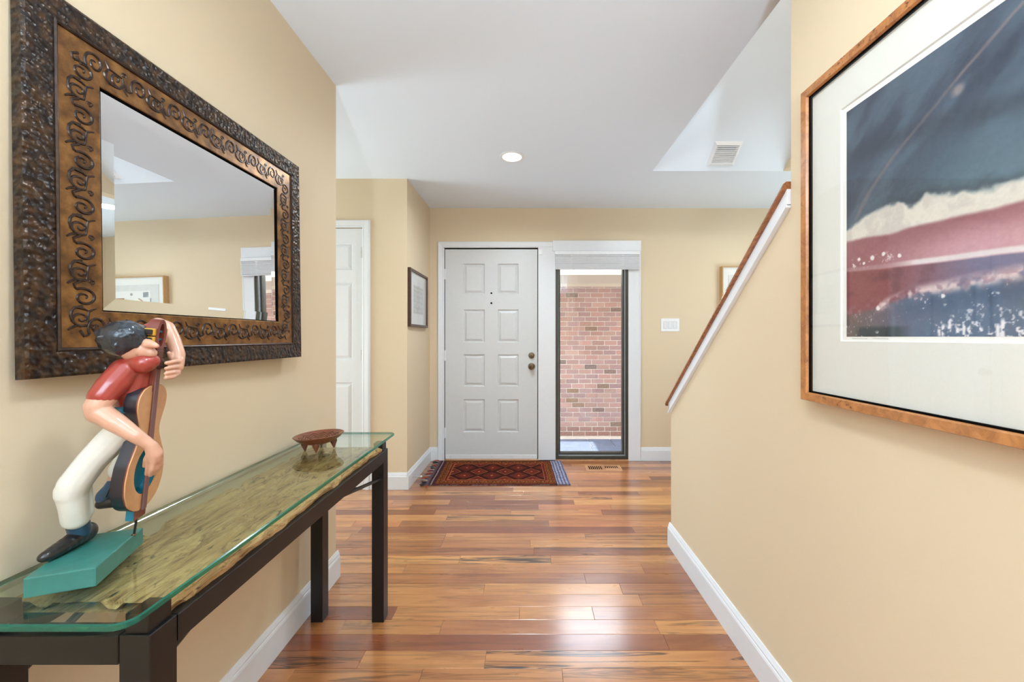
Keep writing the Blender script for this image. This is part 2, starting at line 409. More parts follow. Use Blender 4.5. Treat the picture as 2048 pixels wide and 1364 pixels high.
# knee wall skirt and wooden cap rail
def slope_prism(m, x0, x1, lo, hi, y0=YU-0.0, y1=YK+0.006):
    return m.prism([(y1, zr(y1)+lo), (y0, zr(y0)+lo), (y0, zr(y0)+hi), (y1, zr(y1)+hi)], 'x', x0, x1)
sk = empty('trim_1'); struct(sk, 'white sloped skirt board topping the knee wall', 'trim')
slope_prism(MB(), XR-0.012, XR-0.0005, -0.050, 0.0).build('skirt_board', 'trim', sk)
slope_prism(MB(), XR-0.017, XR-0.0005, -0.058, -0.048).build('bead_moulding', 'trim', sk)
slope_prism(MB(), XS0+0.0005, XS0+0.012, -0.050, 0.0).build('skirt_board', 'trim', sk)
MB().box(XR-0.012, XS0+0.012, YK+0.0005, YK+0.01, zr(YK)-0.055, zr(YK)-0.006).build('end_board', 'trim', sk)
rail = MB(); yb, ya = YK+0.03, YU+0.004
pro = [(XR-0.02, 0.0), (XR-0.024, 0.008), (XR-0.022, 0.02), (XR-0.012, 0.028), (XS0+0.012, 0.028), (XS0+0.022, 0.02), (XS0+0.024, 0.008), (XS0+0.02, 0.0)]
n_ = len(pro)
rail.add([(x, yb, zr(yb)+z) for x, z in pro]+[(x, ya, zr(ya)+z) for x, z in pro], [tuple(range(n_))[::-1], tuple(range(n_, 2*n_))]+[(i, (i+1) % n_, n_+(i+1) % n_, n_+i) for i in range(n_)])
struct(rail.build('trim_2', 'railwood', smooth=True), 'reddish brown wooden cap rail sloping down the knee wall', 'handrail')

# ------------------------------------------------------------------ plank floor
PWID = 0.0826
PM = {}
def plank_mesh(L):
    L = round(L, 2)
    if L not in PM:
        hx, hy, b = L/2-0.0004, PWID/2-0.0004, 0.0009
        vs_ = [(-hx, -hy, -0.012), (hx, -hy, -0.012), (hx, hy, -0.012), (-hx, hy, -0.012), (-hx, -hy, -b*0.8), (hx, -hy, -b*0.8), (hx, hy, -b*0.8), (-hx, hy, -b*0.8),
               (-hx+b, -hy+b, 0), (hx-b, -hy+b, 0), (hx-b, hy-b, 0), (-hx+b, hy-b, 0)]
        fs_ = [(0, 1, 5, 4), (1, 2, 6, 5), (2, 3, 7, 6), (3, 0, 4, 7), (4, 5, 9, 8), (5, 6, 10, 9), (6, 7, 11, 10), (7, 4, 8, 11), (8, 9, 10, 11)]
        PM[L] = MB().add(vs_, fs_).mesh('plank'); PM[L].materials.append(M['plank'])
    return PM[L]
yA = FPX*1.195/(1337-674)        # near edge of the first row read off the seams
def pxX(px, d):
    return (px-1057)*d/FPX
# seams (in photo columns) and tones of the nearest rows; (tone, red, streak)
ROWS = {
 -1: ([838, 1128], [(.5, .4, .7), (.45, .3, .5), (.35, .4, .6)]),
 0: ([725, 970], [(.75, .6, .9), (.4, .3, .3), (.35, .4, 1.)]),
 1: ([], [(.85, .9, .3)]),
 2: ([881, 1314], [(.45, .3, .5), (.5, .7, .2), (.1, .2, .7)]),
 3: ([790, 1037, 1187], [(1., .9, .2), (.3, .3, .4), (.25, .4, .2), (.6, .7, .3)]),
 4: ([], [(.35, .4, .3)]),
 5: ([967, 1244], [(.3, .4, .5), (.2, .3, .3), (.65, .7, .7)]),
 6: ([], [(.55, .7, .4)]),
 7: ([809, 1287], [(.35, .4, .4), (.4, .5, .3), (.7, .8, .4)]),
 8: ([918, 1100], [(.15, .2, .6), (.1, .2, 1.), (.35, .4, .4)]),
 9: ([], [(.6, .8, .6)]),
 10: ([1061], [(.4, .5, .3), (.3, .3, .4)]),
 11: ([700, 889, 1171], [(.2, .2, .4), (.45, .5, .5), (.3, .5, .3), (.4, .4, .8)]),
 12: ([720], [(.5, .6, .3), (.85, .9, .3)]),
}
field = MB(); npl = 0
row0 = int((yA-(-4.1))/PWID)
fr = random.Random(5)
for r in range(-row0, 40):
    yc = yA+PWID*(r+0.5)
    if yc > YF-0.02:
        break
    seams = [-3.5]; tones = []
    if r in ROWS:
        sx, tn = ROWS[r]; sx = [pxX(p, yc) for p in sx]
        lo, hi = (sx[0], sx[-1]) if sx else (-0.6+fr.random()*0.1, 1.4)
        left = []; x = lo if sx else -1.1
        while x > -3.4:
            left.append(x); x -= 0.4+fr.random()*0.8
        xs_ = [-3.48]+sorted(left)+[q for q in sx[1:]]
        mid = list(tn)
        x = (sx[-1] if sx else -1.1)+0.9+fr.random()*0.9
        nl = len(xs_)
        while x < 3.4:
            xs_.append(x); x += 0.4+fr.random()*0.8
        xs_.append(3.48)
        i0 = xs_.index(lo)-1 if sx else xs_.index(-1.1)
        for i in range(len(xs_)-1):
            j = i-i0
            tones.append(mid[j] if 0 <= j < len(mid) else (fr.random(), fr.random(), fr.random()**2))
    else:
        xs_ = [-3.48]; x = -3.48+0.2+fr.random()*0.9
        while x < 3.35:
            xs_.append(x); x += 0.3+fr.random()*0.95
        xs_.append(3.48)
        tones = [(fr.random()**1.2, fr.random(), fr.random()**1.8) for _ in xs_]
    for i in range(len(xs_)-1):
        a, b = round(xs_[i], 2), round(xs_[i+1], 2)
        if b-a < 0.03:
            continue
        vis = yc > 1.25 and b > max(-2.3, -1.25*yc) and a < (XR if yc < YK else 1.75*0.62*yc) and npl < 300
        if vis and not (b < XL and yc < YL) and not (b < XL and yc > YC):
            o = link('plank', plank_mesh(b-a), None, floor, ((a+b)/2, yc, 0)); o.color = tuple(tones[i])+(1,); npl += 1
        else:
            field.box(a+0.0006, b-0.0006, yc-PWID/2+0.0005, yc+PWID/2-0.0005, -0.012, 0)
fo = field.build('plank_field', 'plank_far', floor); fo['kind'] = 'stuff'

# ------------------------------------------------------------------ doors
def panel_mesh(w, h, d0=0.0115, sl=0.020, lip=0.008):
    """raised panel facing -Y, centred; sits in an opening w x h"""
    m = MB(); rings = [(0, 0.0), (lip, d0), (lip+0.006, d0), (lip+0.006+sl, 0.002)]
    vs_ = []
    for ins, dep in rings:
        a, b = w/2-ins, h/2-ins
        vs_ += [(-a, dep, -b), (a, dep, -b), (a, dep, b), (-a, dep, b)]
    fs_ = [(i*4+j, i*4+(j+1) % 4, i*4+4+(j+1) % 4, i*4+4+j) for i in range(3) for j in range(4)]+[(12, 13, 14, 15)]
    me = bpy.data.meshes.new('panel'); me.from_pydata(m.add(vs_, fs_).v, [], m.f); return me
def panel_door(parent, x0, x1, z0, z1, y, cols, rows, mat, thick=0.042):
    """cols, rows: openings as (lo, hi) in metres; slab facing -Y with its face at y"""
    m = MB(); cs = sorted(cols); rs = sorted(rows)
    xs_ = [x0]+[v for c_ in cs for v in c_]+[x1]; zs = [z0]+[v for r_ in rs for v in r_]+[z1]
    for i in range(0, len(xs_), 2):
        m.box(xs_[i], xs_[i+1], y, y+thick, z0, z1)
    for c0, c1 in cs:
        for j in range(0, len(zs), 2):
            m.box(c0, c1, y, y+thick, zs[j], zs[j+1])
        for r0, r1 in rs:
            m.box(c0, c1, y+0.012, y+thick, r0, r1)
    m.build('slab', mat, parent)
    cache = {}
    for c0, c1 in cs:
        for r0, r1 in rs:
            key = (round(c1-c0, 4), round(r1-r0, 4))
            if key not in cache:
                cache[key] = panel_mesh(*key); cache[key].materials.append(M[mat])
            link('panel', cache[key], None, parent, ((c0+c1)/2, y, (r0+r1)/2))
CASE = [(0, 0), (0, 0.010), (0.006, 0.014), (0.012, 0.012), (0.040, 0.018), (0.050, 0.019), (0.056, 0.014), (0.058, 0.0)]
def casing(m, x0, x1, zt_, y, prof, z0=0.0, right=True):
    """left leg, head and right leg of a door casing facing -Y, mitred"""
    n = len(prof); vs_ = []
    pts = [(x0, z0, -1, 0), (x0, zt_, -1, 1), (x1, zt_, 1, 1), (x1, z0, 1, 0)]
    if not right:
        pts = pts[:2]+[(x1, zt_, 0, 1)]
    for px, pz, sx, sz in pts:
        for a, c_ in prof:
            vs_.append((px+sx*a, y-c_, pz+sz*a))
    fs_ = [(i*n+j, i*n+(j+1) % n, (i+1)*n+(j+1) % n, (i+1)*n+j) for i in range(len(pts)-1) for j in range(n)]
    fs_ += [tuple(range(n)), tuple(range((len(pts)-1)*n, len(pts)*n))]
    return m.add(vs_, fs_)
def knuckle_hinge(parent, x, y, z, mat='steel', h=0.09):
    m = MB()
    for i in range(5):
        m.lathe([(0, 0), (0.0065, 0), (0.0065, h/5-0.002), (0, h/5-0.002)], (x, y, z-h/2+i*h/5), seg=10)
    m.box(x-0.004, x+0.016, y+0.002, y+0.006, z-h/2, z+h/2)
    m.box(x-0.016, x+0.004, y+0.002, y+0.006, z-h/2, z+h/2)
    return m.build('hinge', mat, parent)
# entrance door
d1 = struct(empty('door_1'), 'white eight-panel entrance door with brass knob above the rug', 'door')
fx = lambda p: (p-1057)*YF/FPX
fz = lambda p: 1.195-(p-674)*YF/FPX
YD = YF+0.012
cols = [(fx(926), fx(969)), (fx(995), fx(1037))]
rows = [(fz(a), fz(b)) for b, a in ((527, 588), (619, 685), (709, 773), (799, 865))]
panel_door(d1, DX0+0.008, DX1-0.006, 0.016, DT-0.010, YD, cols, rows, 'door')
for zz in (548, 711, 866):
    knuckle_hinge(d1, DX0+0.002, YD-0.006, fz(zz), 'trim', 0.1)
kn = fx(1063)
m = MB().lathe([(0, 0.062), (0.012, 0.062), (0.013, 0.058), (0.024, 0.054), (0.028, 0.044), (0.026, 0.034), (0.014, 0.026), (0.012, 0.010), (0.033, 0.007), (0.034, 0.0)], (kn, YD, fz(733)), (0, -1, 0), 28)
ko = m.build('door_knob', 'brass', d1, smooth=True)
bx('lock_button', 'brass', ko, kn-0.004, kn+0.004, YD-0.067, YD-0.06, fz(733)-0.008, fz(733)+0.008, bevel=0.002)
m = MB().lathe([(0, 0.018), (0.024, 0.016), (0.029, 0.010), (0.030, 0.0)], (kn, YD, fz(711)), (0, -1, 0), 28)
db = m.build('deadbolt', 'brass', d1, smooth=True)
MB().box(-0.017, 0.017, -0.034, -0.016, -0.005, 0.005).build('thumb_turn', 'brass', db, (kn, YD, fz(711)), bevel=0.002).rotation_euler = (0, math.radians(25), 0)
for pz, nm in ((586, 'peephole'), (606, 'knocker_bolt')):
    MB().lathe([(0, 0.005), (0.0055, 0.005), (0.0085, 0.003), (0.009, 0)], (fx(982.5), YD, fz(pz)), (0, -1, 0), 14).build(nm, 'dark', d1)
for zz in (711, 733):
    bx('strike_plate', 'bronze', d1, DX1-0.004, DX1+0.001, YD-0.002, YD+0.02, fz(zz)-0.035, fz(zz)+0.035)
sw = MB().box(DX0+0.012, DX1-0.012, YD-0.006, YD, 0.014, 0.052)
so = sw.build('door_sweep', 'trim', d1, bevel=0.001)
for i in range(5):
    MB().lathe([(0, 0.002), (0.004, 0.0015), (0.005, 0)], (DX0+0.06+0.2*i, YD-0.006, 0.035), (0, -1, 0), 10).build('screw', 'steel', so)
# frame of door and sidelight
fr_o = struct(empty('trim_3'), 'white wooden frame around entrance door and sidelight', 'door frame')
m = MB(); casing(m, DX0-0.002, WX0+0.02, DT+0.002, YF, CASE, 0.0, right=False); m.build('door_casing', 'trim', fr_o)
m = MB().box(DX0-0.02, DX0+0.002, YF-0.002, YF+0.14, 0, DT+0.02).box(DX0, DX1+0.01, YF-0.002, YF+0.14, DT, DT+0.02)
m.build('jamb', 'trim', fr_o)
MB().box(DX0, DX0+0.014, YD+0.004, YD+0.06, 0, DT).box(DX1-0.014, DX1+0.001, YD+0.004, YD+0.06, 0, DT).box(DX0, DX1, YD+0.004, YD+0.06, DT-0.016, DT).build('weatherstrip', 'dark', fr_o)
bx('mullion_post', 'trim', fr_o, DX1+0.001, WX0, YF-0.012, YF+0.02, 0, DT+0.02, bevel=0.0015)
bx('head_board', 'trim', fr_o, fx(1105), 1.084, YF-0.022, YF+0.01, fz(503), fz(482), bevel=0.002)
m = MB().box(WX1-0.012, 1.083, YF-0.016, YF+0.004, 0, fz(503)).box(1.066, 1.080, YF-0.020, YF-0.015, 0, fz(503))
m.build('side_casing', 'trim', fr_o, bevel=0.002)
bx('threshold', 'register', fr_o, DX0, WX1, YF-0.012, YF+0.13, -0.012, 0.012, bevel=0.003)
bx('door_contact', 'plastic', fr_o, fx(1077.5), fx(1084), YF-0.026, YF-0.012, fz(510), fz(500), bevel=0.002)

# closet door
d2 = struct(empty('door_2'), 'white six-panel closet door in the alcove beyond the mirror wall', 'door')
cz = lambda p: 1.195-(p-674)*YC/FPX
cxx = lambda p: (p-1057)*YC/FPX
w_ = CD1-CD0
rp = cxx(704); rows = [(cz(540), cz(486)), (cz(720), cz(565)), (0.22, cz(765))]
pw = (rp-(CD0+0.115)-0.11)/2
cols = [(rp-pw, rp), (CD0+0.115, CD0+0.115+pw)]
panel_door(d2, CD0+0.004, CD1-0.003, 0.012, CDT-0.004, YC+0.006, cols, rows, 'trim')
for zz in (1.86, 1.05, 0.25):
    knuckle_hinge(d2, CD1-0.001, YC-0.0, zz, 'steel', 0.085)
MB().lathe([(0, 0.06), (0.02, 0.058), (0.027, 0.046), (0.025, 0.034), (0.012, 0.026), (0.011, 0.01), (0.032, 0.006), (0.033, 0)], (CD0+0.07, YC+0.006, 0.92), (0, -1, 0), 24).build('door_knob', 'brass', d2, smooth=True)
m = MB(); casing(m, CD0, CD1, CDT, YC, CASE, 0.0)
struct(m.build('trim_4', 'trim'), 'white moulded casing around the closet door', 'door casing')

# ------------------------------------------------------------------ sidelight window
w1 = struct(empty('window_1'), 'tall sidelight window in dark bronze frame right of the door', 'window')
zs0, zs1 = 0.018, DT-0.02
def rect_frame(name, mat, x0, x1, z0, z1, wd, y0, y1):
    m = MB().box(x0, x0+wd, y0, y1, z0, z1).box(x1-wd, x1, y0, y1, z0, z1).box(x0+wd, x1-wd, y0, y1, z0, z0+wd).box(x0+wd, x1-wd, y0, y1, z1-wd, z1)
    return m.build(name, mat, w1, bevel=0.0015)
rect_frame('window_frame', 'bronze', WX0, WX1-0.012, zs0, zs1, 0.026, YF-0.008, YF+0.10)
rect_frame('gasket', 'bronze_pale', WX0+0.022, WX1-0.034, zs0+0.022, zs1-0.022, 0.008, YF+0.006, YF+0.09)
rect_frame('sash', 'bronze', WX0+0.026, WX1-0.038, zs0+0.028, zs1-0.026, 0.022, YF+0.03, YF+0.085)
bx('pane', 'glass', w1, WX0+0.04, WX1-0.05, YF+0.055, YF+0.060, zs0+0.045, zs1-0.04)
# mini blind
bl = empty('window_blind', (0, 0, 0), 'white mini blind raised to the top of the sidelight', 'blind')
bx0, bx1 = fx(1109), fx(1277)
yb0 = YF-0.060
hr = bx('headrail', 'blind', bl, bx0, bx1, yb0+0.004, YF-0.024, fz(511), fz(504.5), bevel=0.002)
sl_ = MB(); nsl = 26
for i in range(nsl):
    z = fz(511)-0.004-(fz(511)-fz(538)-0.004)*i/(nsl-1)
    t = (fr.random()-0.5)*0.002
    arc = [(yb0+0.002, z-0.001+t), (yb0+0.010, z+0.0008), (yb0+0.019, z+0.0008), (yb0+0.027, z-0.001-t), (yb0+0.027, z-0.0042-t), (yb0+0.019, z-0.003), (yb0+0.010, z-0.003), (yb0+0.002, z-0.0042+t)]
    dx = (fr.random()-0.5)*0.004
    sl_.prism(arc, 'x', bx0+0.004+dx, bx1-0.004+dx)
so = sl_.build('slat_stack', 'blind', bl); so['kind'] = 'stuff'
bx('bottom_rail', 'blind', bl, bx0+0.004, bx1-0.004, yb0+0.002, yb0+0.027, fz(540.5), fz(538.2), bevel=0.002)
for px in (1142, 1243):
    m = MB()
    for q in range(9):
        z = fz(512)-q*(fz(512)-fz(539))/8
        m.box(fx(px)-0.012+0.004*math.sin(q*2.1), fx(px)+0.010+0.004*math.cos(q*1.7), yb0-0.002, yb0+0.002, z-0.010, z-0.004)
    m.build('ladder_tape', 'plastic', bl)
for px, zb in ((1121, 583), (1125.5, 575)):
    MB().tube([(fx(px), yb0-0.003, fz(508)), (fx(px)+0.001, yb0-0.004, fz(545)), (fx(px), yb0-0.003, fz(zb))], 0.0014, 5).build('pull_cord', 'plastic', bl)

# ------------------------------------------------------------------ outside: paving, brick wall, eave
YB, ZP = 5.6, -0.2
bw = struct(bx('wall_outside', 'mortar', None, -4, 6, YB+0.0055, YB+0.25, ZP-0.1, 2.6), 'pink brick garage wall seen through the sidelight', 'brick wall')
BWD, BHT = 0.177, 0.0672
bme = MB().box(-BWD/2+0.005, BWD/2-0.005, 0, 0.06, -BHT/2+0.0045, BHT/2-0.0045).mesh('brick', bevel=0.003); bme.materials.append(M['brick'])
palette = [(160, 124, 116), (156, 117, 110), (152, 121, 118), (146, 114, 114), (162, 131, 121), (150, 116, 108), (144, 115, 117)]
darks = [(112, 88, 70), (104, 84, 78), (94, 80, 78), (122, 92, 66)]
nb = 0; bf = MB(); br = random.Random(3)
for r in range(33):
    z = ZP+BHT*(r+0.5)
    if z > 1.96:
        break
    offx = (0.5*(r % 2)+0.06*math.sin(r*1.7))*BWD
    for cidx in range(-18, 30):
        x = offx+cidx*BWD
        if 0.22 < x < 1.62 and nb < 300:
            o = link('brick', bme, None, bw, (x, YB+br.uniform(-0.003, 0.003), z))
            cc = br.choice(darks) if br.random() < 0.10 else tuple(np.array(br.choice(palette))*br.uniform(0.96, 1.10))
            if r < 2:
                cc = br.choice([(130, 90, 82), (122, 84, 78), (136, 100, 90)])
            o.color = tuple(float(q) for q in lin(cc))+(1,); nb += 1
        else:
            bf.box(x-BWD/2+0.005, x+BWD/2-0.005, YB, YB+0.06, z-BHT/2+0.0045, z+BHT/2-0.0045)
o = bf.build('brick_field', 'brick_field', bw); o['kind'] = 'stuff'
gp = struct(bx('floor_outside', 'mortar', None, -4, 6, YF+0.15, YB+0.1, ZP-0.1, ZP-0.012), 'blue grey slate paving outside the entrance', 'paving')
pr_ = random.Random(9)
for iy in range(4):
    x = -1.2+0.17*iy
    while x < 2.4:
        wv = pr_.choice((0.30, 0.45, 0.60))
        bx('paving_stone', 'paver', gp, x+0.004, x+wv-0.004, YF+0.16+iy*0.36+0.004, YF+0.16+(iy+1)*0.36-0.004, ZP-0.03, ZP+pr_.uniform(-0.002, 0.002), bevel=0.004)
        x += wv
ev = struct(empty('trim_5'), 'beige eave soffit above the brick wall outside', 'eave')
bx('soffit', 'soffit', ev, -4, 6, 4.78, YB+0.05, 1.945, 1.975)
bx('fascia', 'fascia', ev, -4, 6, 4.74, 4.78, 1.94, 2.03)
bx('frieze_board', 'soffit', ev, -4, 6, YB-0.02, YB+0.005, 1.90, 1.945)
struct(bx('ceiling_sun_block', 'soffit', None, 0.86, 4, YF+0.15, 4.78, 2.55, 2.6), 'added beige slab blocking the sun right of the entrance outside', 'sun block')  # unseen slab added to cut the right edge of the sun patch

# ------------------------------------------------------------------ recessed lights
def downlight(x, y, label, power, z=ZC, r=0.069):
    t = empty('recessed_light', (x, y, z), label, 'light', 'recessed ceiling lights')
    MB().lathe([(r-0.004, 0.0), (r-0.004, -0.002), (r+0.012, -0.004), (r+0.018, -0.002), (r+0.018, 0.0)], seg=36).build('trim_ring', 'plastic', t, smooth=True)
    MB().lathe([(0, -0.0035), (r*0.6, -0.003), (r-0.004, -0.0015)], seg=36).build('lens', 'lens', t, smooth=True)
    light('bulb', 'AREA', (0, 0, -0.012), (0, 0, 0), power, (0.82, 0.94, 1.0), t, shape='DISK', size=2*r-0.01, spread=math.radians(165))
    return t
downlight(-0.114, 2.753, 'round recessed ceiling light in front of the entrance door', 12)
downlight(0.02, 0.62, 'round recessed ceiling light over the hall beside the mirror', 7)
downlight(2.25, 3.05, 'round recessed ceiling light over the far right of the foyer', 2.5)
downlight(-1.6, -2.2, 'added unseen recessed ceiling light over the left of the living room', 9)  # this and the next are extra lights added out of view
downlight(1.6, -2.2, 'added unseen recessed ceiling light over the right of the living room', 9)

# added unseen uplight behind the camera, stands in for light bounced off the ceiling
fl_ = empty('fill_uplight', (-0.10, -1.75, 0), 'added unseen uplight on a short black stand, brightens the ceiling', 'fill light')
MB().lathe([(0, 0), (0.14, 0), (0.14, 0.015), (0.02, 0.03), (0.012, 0.05), (0.012, 0.95), (0, 0.95)], seg=28).build('stand', 'blackwood', fl_, smooth=True)
MB().lathe([(0.012, 0.95), (0.06, 0.98), (0.12, 1.05), (0.16, 1.15), (0.157, 1.15), (0.117, 1.055), (0.057, 0.987), (0.0, 0.975)], seg=32).build('shade', 'plastic', fl_, smooth=True)
light('bulb', 'AREA', (0, 0, 1.12), (PI, 0, 0), 200, (0.68, 0.88, 1.0), fl_, shape='DISK', size=0.22)

# air vent on the sloped ceiling
vo = empty('ceiling_vent', (0, 0, 0), 'white louvered air vent on the sloped stair ceiling', 'vent')
def on_slope(px, py):
    """point of the sloped ceiling"""
    a = (674-py)/FPX; d = (ZC-1.195+SL*YS)/(a+SL); return Vector(((px-1057)*d/FPX, d, 1.195+a*d))
p0, p1 = on_slope(1439, 333), on_slope(1459, 281)
cen = (p0+p1)/2; vl = (p1-p0).length; hw = (on_slope(1466, 333).x-on_slope(1413, 333).x)/2
vo.location = cen; vo.rotation_euler = (math.atan(-SL), 0, 0)
hl = vl/2
MB().frame((-hw+0.022, -hl+0.03, 0), (1, 0, 0), (0, 1, 0), (0, 0, -1), 2*hw-0.044, 2*hl-0.06, [(0, 0.0), (0, 0.012), (0.004, 0.014), (0.022, 0.004), (0.024, 0.0)]).build('vent_frame', 'plastic', vo)
bx('duct_back', 'plastic', vo, -hw+0.02, hw-0.02, -hl+0.03, hl-0.03, -0.0045, -0.001)
lm = MB().box(-hw+0.022, hw-0.022, -0.006, 0.006, -0.001, 0.001).mesh('louver'); lm.materials.append(M['plastic'])
for i in range(9):
    o = link('louver', lm, None, vo, (0, -hl+0.04+(2*hl-0.08)*i/8, -0.009)); o.rotation_euler = (math.radians(28), 0, 0)
for i in (0, 1):
    y = -hl+0.04+(2*hl-0.08)*(i+0.55)/8
    bx('slot', 'dark', vo, -hw+0.034, hw-0.034, y-0.0012, y+0.0012, -0.0062, -0.0042)

# light switch
ls = empty('light_switch', (0, 0, 0), 'white triple rocker light switch plate on the front wall', 'light switch')
sx0, sx1, sz0, sz1 = fx(1321.5), fx(1358.5), fz(663), fz(637)
bx('plate', 'plastic', ls, sx0, sx1, YF-0.006, YF-0.0003, sz0, sz1, bevel=0.002)
for i in range(3):
    xc = (sx0+sx1)/2+(i-1)*0.046
    r_ = MB().prism([(YF-0.0055, -0.033), (YF-0.0085, -0.033), (YF-0.0065, 0.033), (YF-0.0055, 0.033)], 'x', -0.0165, 0.0165)
    r_.build('rocker', 'trim', ls, (xc, 0, (sz0+sz1)/2), bevel=0.0008)
    MB().frame((xc-0.0168, YF-0.0062, (sz0+sz1)/2-0.0335), (1, 0, 0), (0, 0, 1), (0, -1, 0), 0.0336, 0.067, [(0, 0), (0, 0.0006), (0.0012, 0.0006), (0.0012, 0)]).build('rocker_gap', 'ink', ls)

# door stop
ds = empty('door_stop', (XL+0.0155, 3.235, 0.062), 'small spring door stop with white tip on the baseboard', 'door stop')
pts = [(0.004+0.0004*i, 0.005*math.cos(i*0.9), 0.005*math.sin(i*0.9)) for i in range(150)]
MB().tube(pts, 0.0009, 5).build('spring', 'steel', ds)
MB().lathe([(0, 0), (0.009, 0), (0.009, 0.004), (0, 0.004)], (0, 0, 0), (1, 0, 0), 12).build('base', 'steel', ds)
MB().lathe([(0, 0.076), (0.006, 0.076), (0.0075, 0.072), (0.0075, 0.062), (0, 0.062)], (0, 0, 0), (1, 0, 0), 12).build('tip', 'plastic', ds, smooth=True)

# floor register
yr0, yr1 = FPX*1.195/(943-674), FPX*1.195/(930-674)
xr0, xr1 = pxX(1172, 3.6), pxX(1244, 3.6)
fg = empty('floor_register', (0, 0, 0), 'flush wooden floor register slotted in front of the sidelight', 'floor vent')
MB().frame((xr0+0.02, yr0+0.04, 0.0004), (1, 0, 0), (0, 1, 0), (0, 0, 1), xr1-xr0-0.04, yr1-yr0-0.075, [(0, 0), (0, 0.004), (0.016, 0.004), (0.02, 0.0)]).build('register_frame', 'register', fg)
bx('duct', 'dark', fg, xr0+0.02, xr1-0.02, yr0+0.04, yr1-0.035, 0.0002, 0.0009)
xm = (xr0+xr1)/2
bx('center_bar', 'register', fg, xm-0.006, xm+0.006, yr0+0.04, yr1-0.035, 0.001, 0.0042)
sm_ = MB().box(-0.0028, 0.0028, -(yr1-yr0-0.075)/2, (yr1-yr0-0.075)/2, 0.001, 0.0042).mesh('slat'); sm_.materials.append(M['register'])
for side in (-1, 1):
    for i in range(8):
        link('slat', sm_, None, fg, (xm+side*(0.014+0.0175*i), (yr0+yr1)/2+0.0025, 0))
for i in range(7):
    bx('damper_blade', 'register', fg, xm+0.018+0.0175*i, xm+0.0275+0.0175*i, yr0+0.04, yr0+0.085, 0.001, 0.0025)

# ------------------------------------------------------------------ numpy painting helpers
def vnoise(x, y, seed=0):
    r = np.random.default_rng(seed); T = r.random((64, 64))
    xi = np.floor(x).astype(int); yi = np.floor(y).astype(int); fx_ = x-xi; fy_ = y-yi
    fx_ = fx_*fx_*(3-2*fx_); fy_ = fy_*fy_*(3-2*fy_)
    g = lambda a, b: T[a % 64, b % 64]
    return (g(xi, yi)*(1-fx_)+g(xi+1, yi)*fx_)*(1-fy_)+(g(xi, yi+1)*(1-fx_)+g(xi+1, yi+1)*fx_)*fy_
def fbm(x, y, oct=5, seed=0):
    s_ = 0; a = 0.5; t = 0
    for i in range(oct):
        s_ = s_+a*vnoise(x*2**i+i*7.3, y*2**i+i*3.1, seed+i); t += a; a *= 0.5
    return s_/t
def sst(a, b, x):
    t = np.clip((x-a)/(b-a), 0, 1); return t*t*(3-2*t)
def mixc(c, d, t):
    return c*(1-t[..., None])+np.asarray(d, float)*t[..., None]
def painted(name, colors, P, mat, parent, back=None):
    """grid of points P (ny,nx,3) with sRGB colours (ny,nx,3) in 0..255"""
    ny, nx = P.shape[:2]; me = bpy.data.meshes.new(name)
    idx = np.arange(ny*nx).reshape(ny, nx)
    q = np.stack([idx[:-1, :-1], idx[:-1, 1:], idx[1:, 1:], idx[1:, :-1]], -1).reshape(-1, 4)
    me.from_pydata(P.reshape(-1, 3).tolist(), [], q.tolist())
    at = me.color_attributes.new('col', 'FLOAT_COLOR', 'POINT')
    cl = np.ones((ny*nx, 4)); cl[:, :3] = lin(np.clip(colors, 0, 255).reshape(-1, 3)/255.0)
    at.data.foreach_set('color', cl.ravel().astype(np.float32))
    return link(name, me, mat, parent)

# ------------------------------------------------------------------ big framed print on the right wall
XFR = 0.782
pic = empty('framed_print', (0, 0, 0), 'large burl-framed seascape print in dark blue and pink', 'picture')
py0, py1 = 0.25, 1.0013          # print along the wall (far end = left in view)
pz0, pz1 = 1.1957, 1.760
iy0, iy1, iz0, iz1 = 0.146, 1.120, 1.040, 1.870   # inside of the frame
MB().frame((0, iy0, iz0), (0, 1, 0), (0, 0, 1), (-1, 0, 0), iy1-iy0, iz1-iz0, [(0, -0.808), (0, -XFR-0.006), (0.003, -XFR), (0.022, -XFR+0.001), (0.024, -XFR-0.002), (0.024, -0.8135)]).build('frame', 'burl', pic)
MB().frame((0, iy0+0.004, iz0+0.004), (0, 1, 0), (0, 0, 1), (-1, 0, 0), iy1-iy0-0.008, iz1-iz0-0.008, [(0, -0.806), (0, -0.789), (0.0045, -0.789), (0.0045, -0.806)]).build('inner_lip', 'dark', pic)
my0, my1, mz0, mz1 = py0-0.015, py1+0.013, pz0-0.009, pz1+0.013
MB().frame((0, my0, mz0), (0, 1, 0), (0, 0, 1), (-1, 0, 0), my1-my0, mz1-mz0, [(0, -0.8005), (0.0025, -0.797), (0.0026, -0.797), (0.0026, -0.8005)]).build('mat_bevel', 'paper', pic)
m = MB().box(0.797, 0.8005, iy0, my0-0.0026, iz0, iz1).box(0.797, 0.8005, my1+0.0026, iy1, iz0, iz1).box(0.797, 0.8005, my0-0.0026, my1+0.0026, iz0, mz0-0.0026).box(0.797, 0.8005, my0-0.0026, my1+0.0026, mz1+0.0026, iz1)
m.build('mat_board', 'mat', pic)
bx('print_sheet', 'paper', pic, 0.8006, 0.804, iy0, iy1, iz0, iz1)
nx, ny = 520, 420
u, v = np.meshgrid(np.linspace(0, 1, nx)**1.35, np.linspace(0, 1, ny))
P = np.stack([np.full_like(u, 0.8003), py1-(py1-py0)*u, pz0+(pz1-pz0)*v], -1)
n1 = fbm(u*6, v*5, 5, 1); n2 = fbm(u*22, v*16, 4, 20); n3 = fbm(u*60, v*46, 3, 40); n5 = fbm(u*170, v*128, 2, 45); n6 = fbm(u*7-v*5, u*2+v*2.5, 4, 71); n4 = fbm(u*2.5+3, v*2.5, 3, 60)
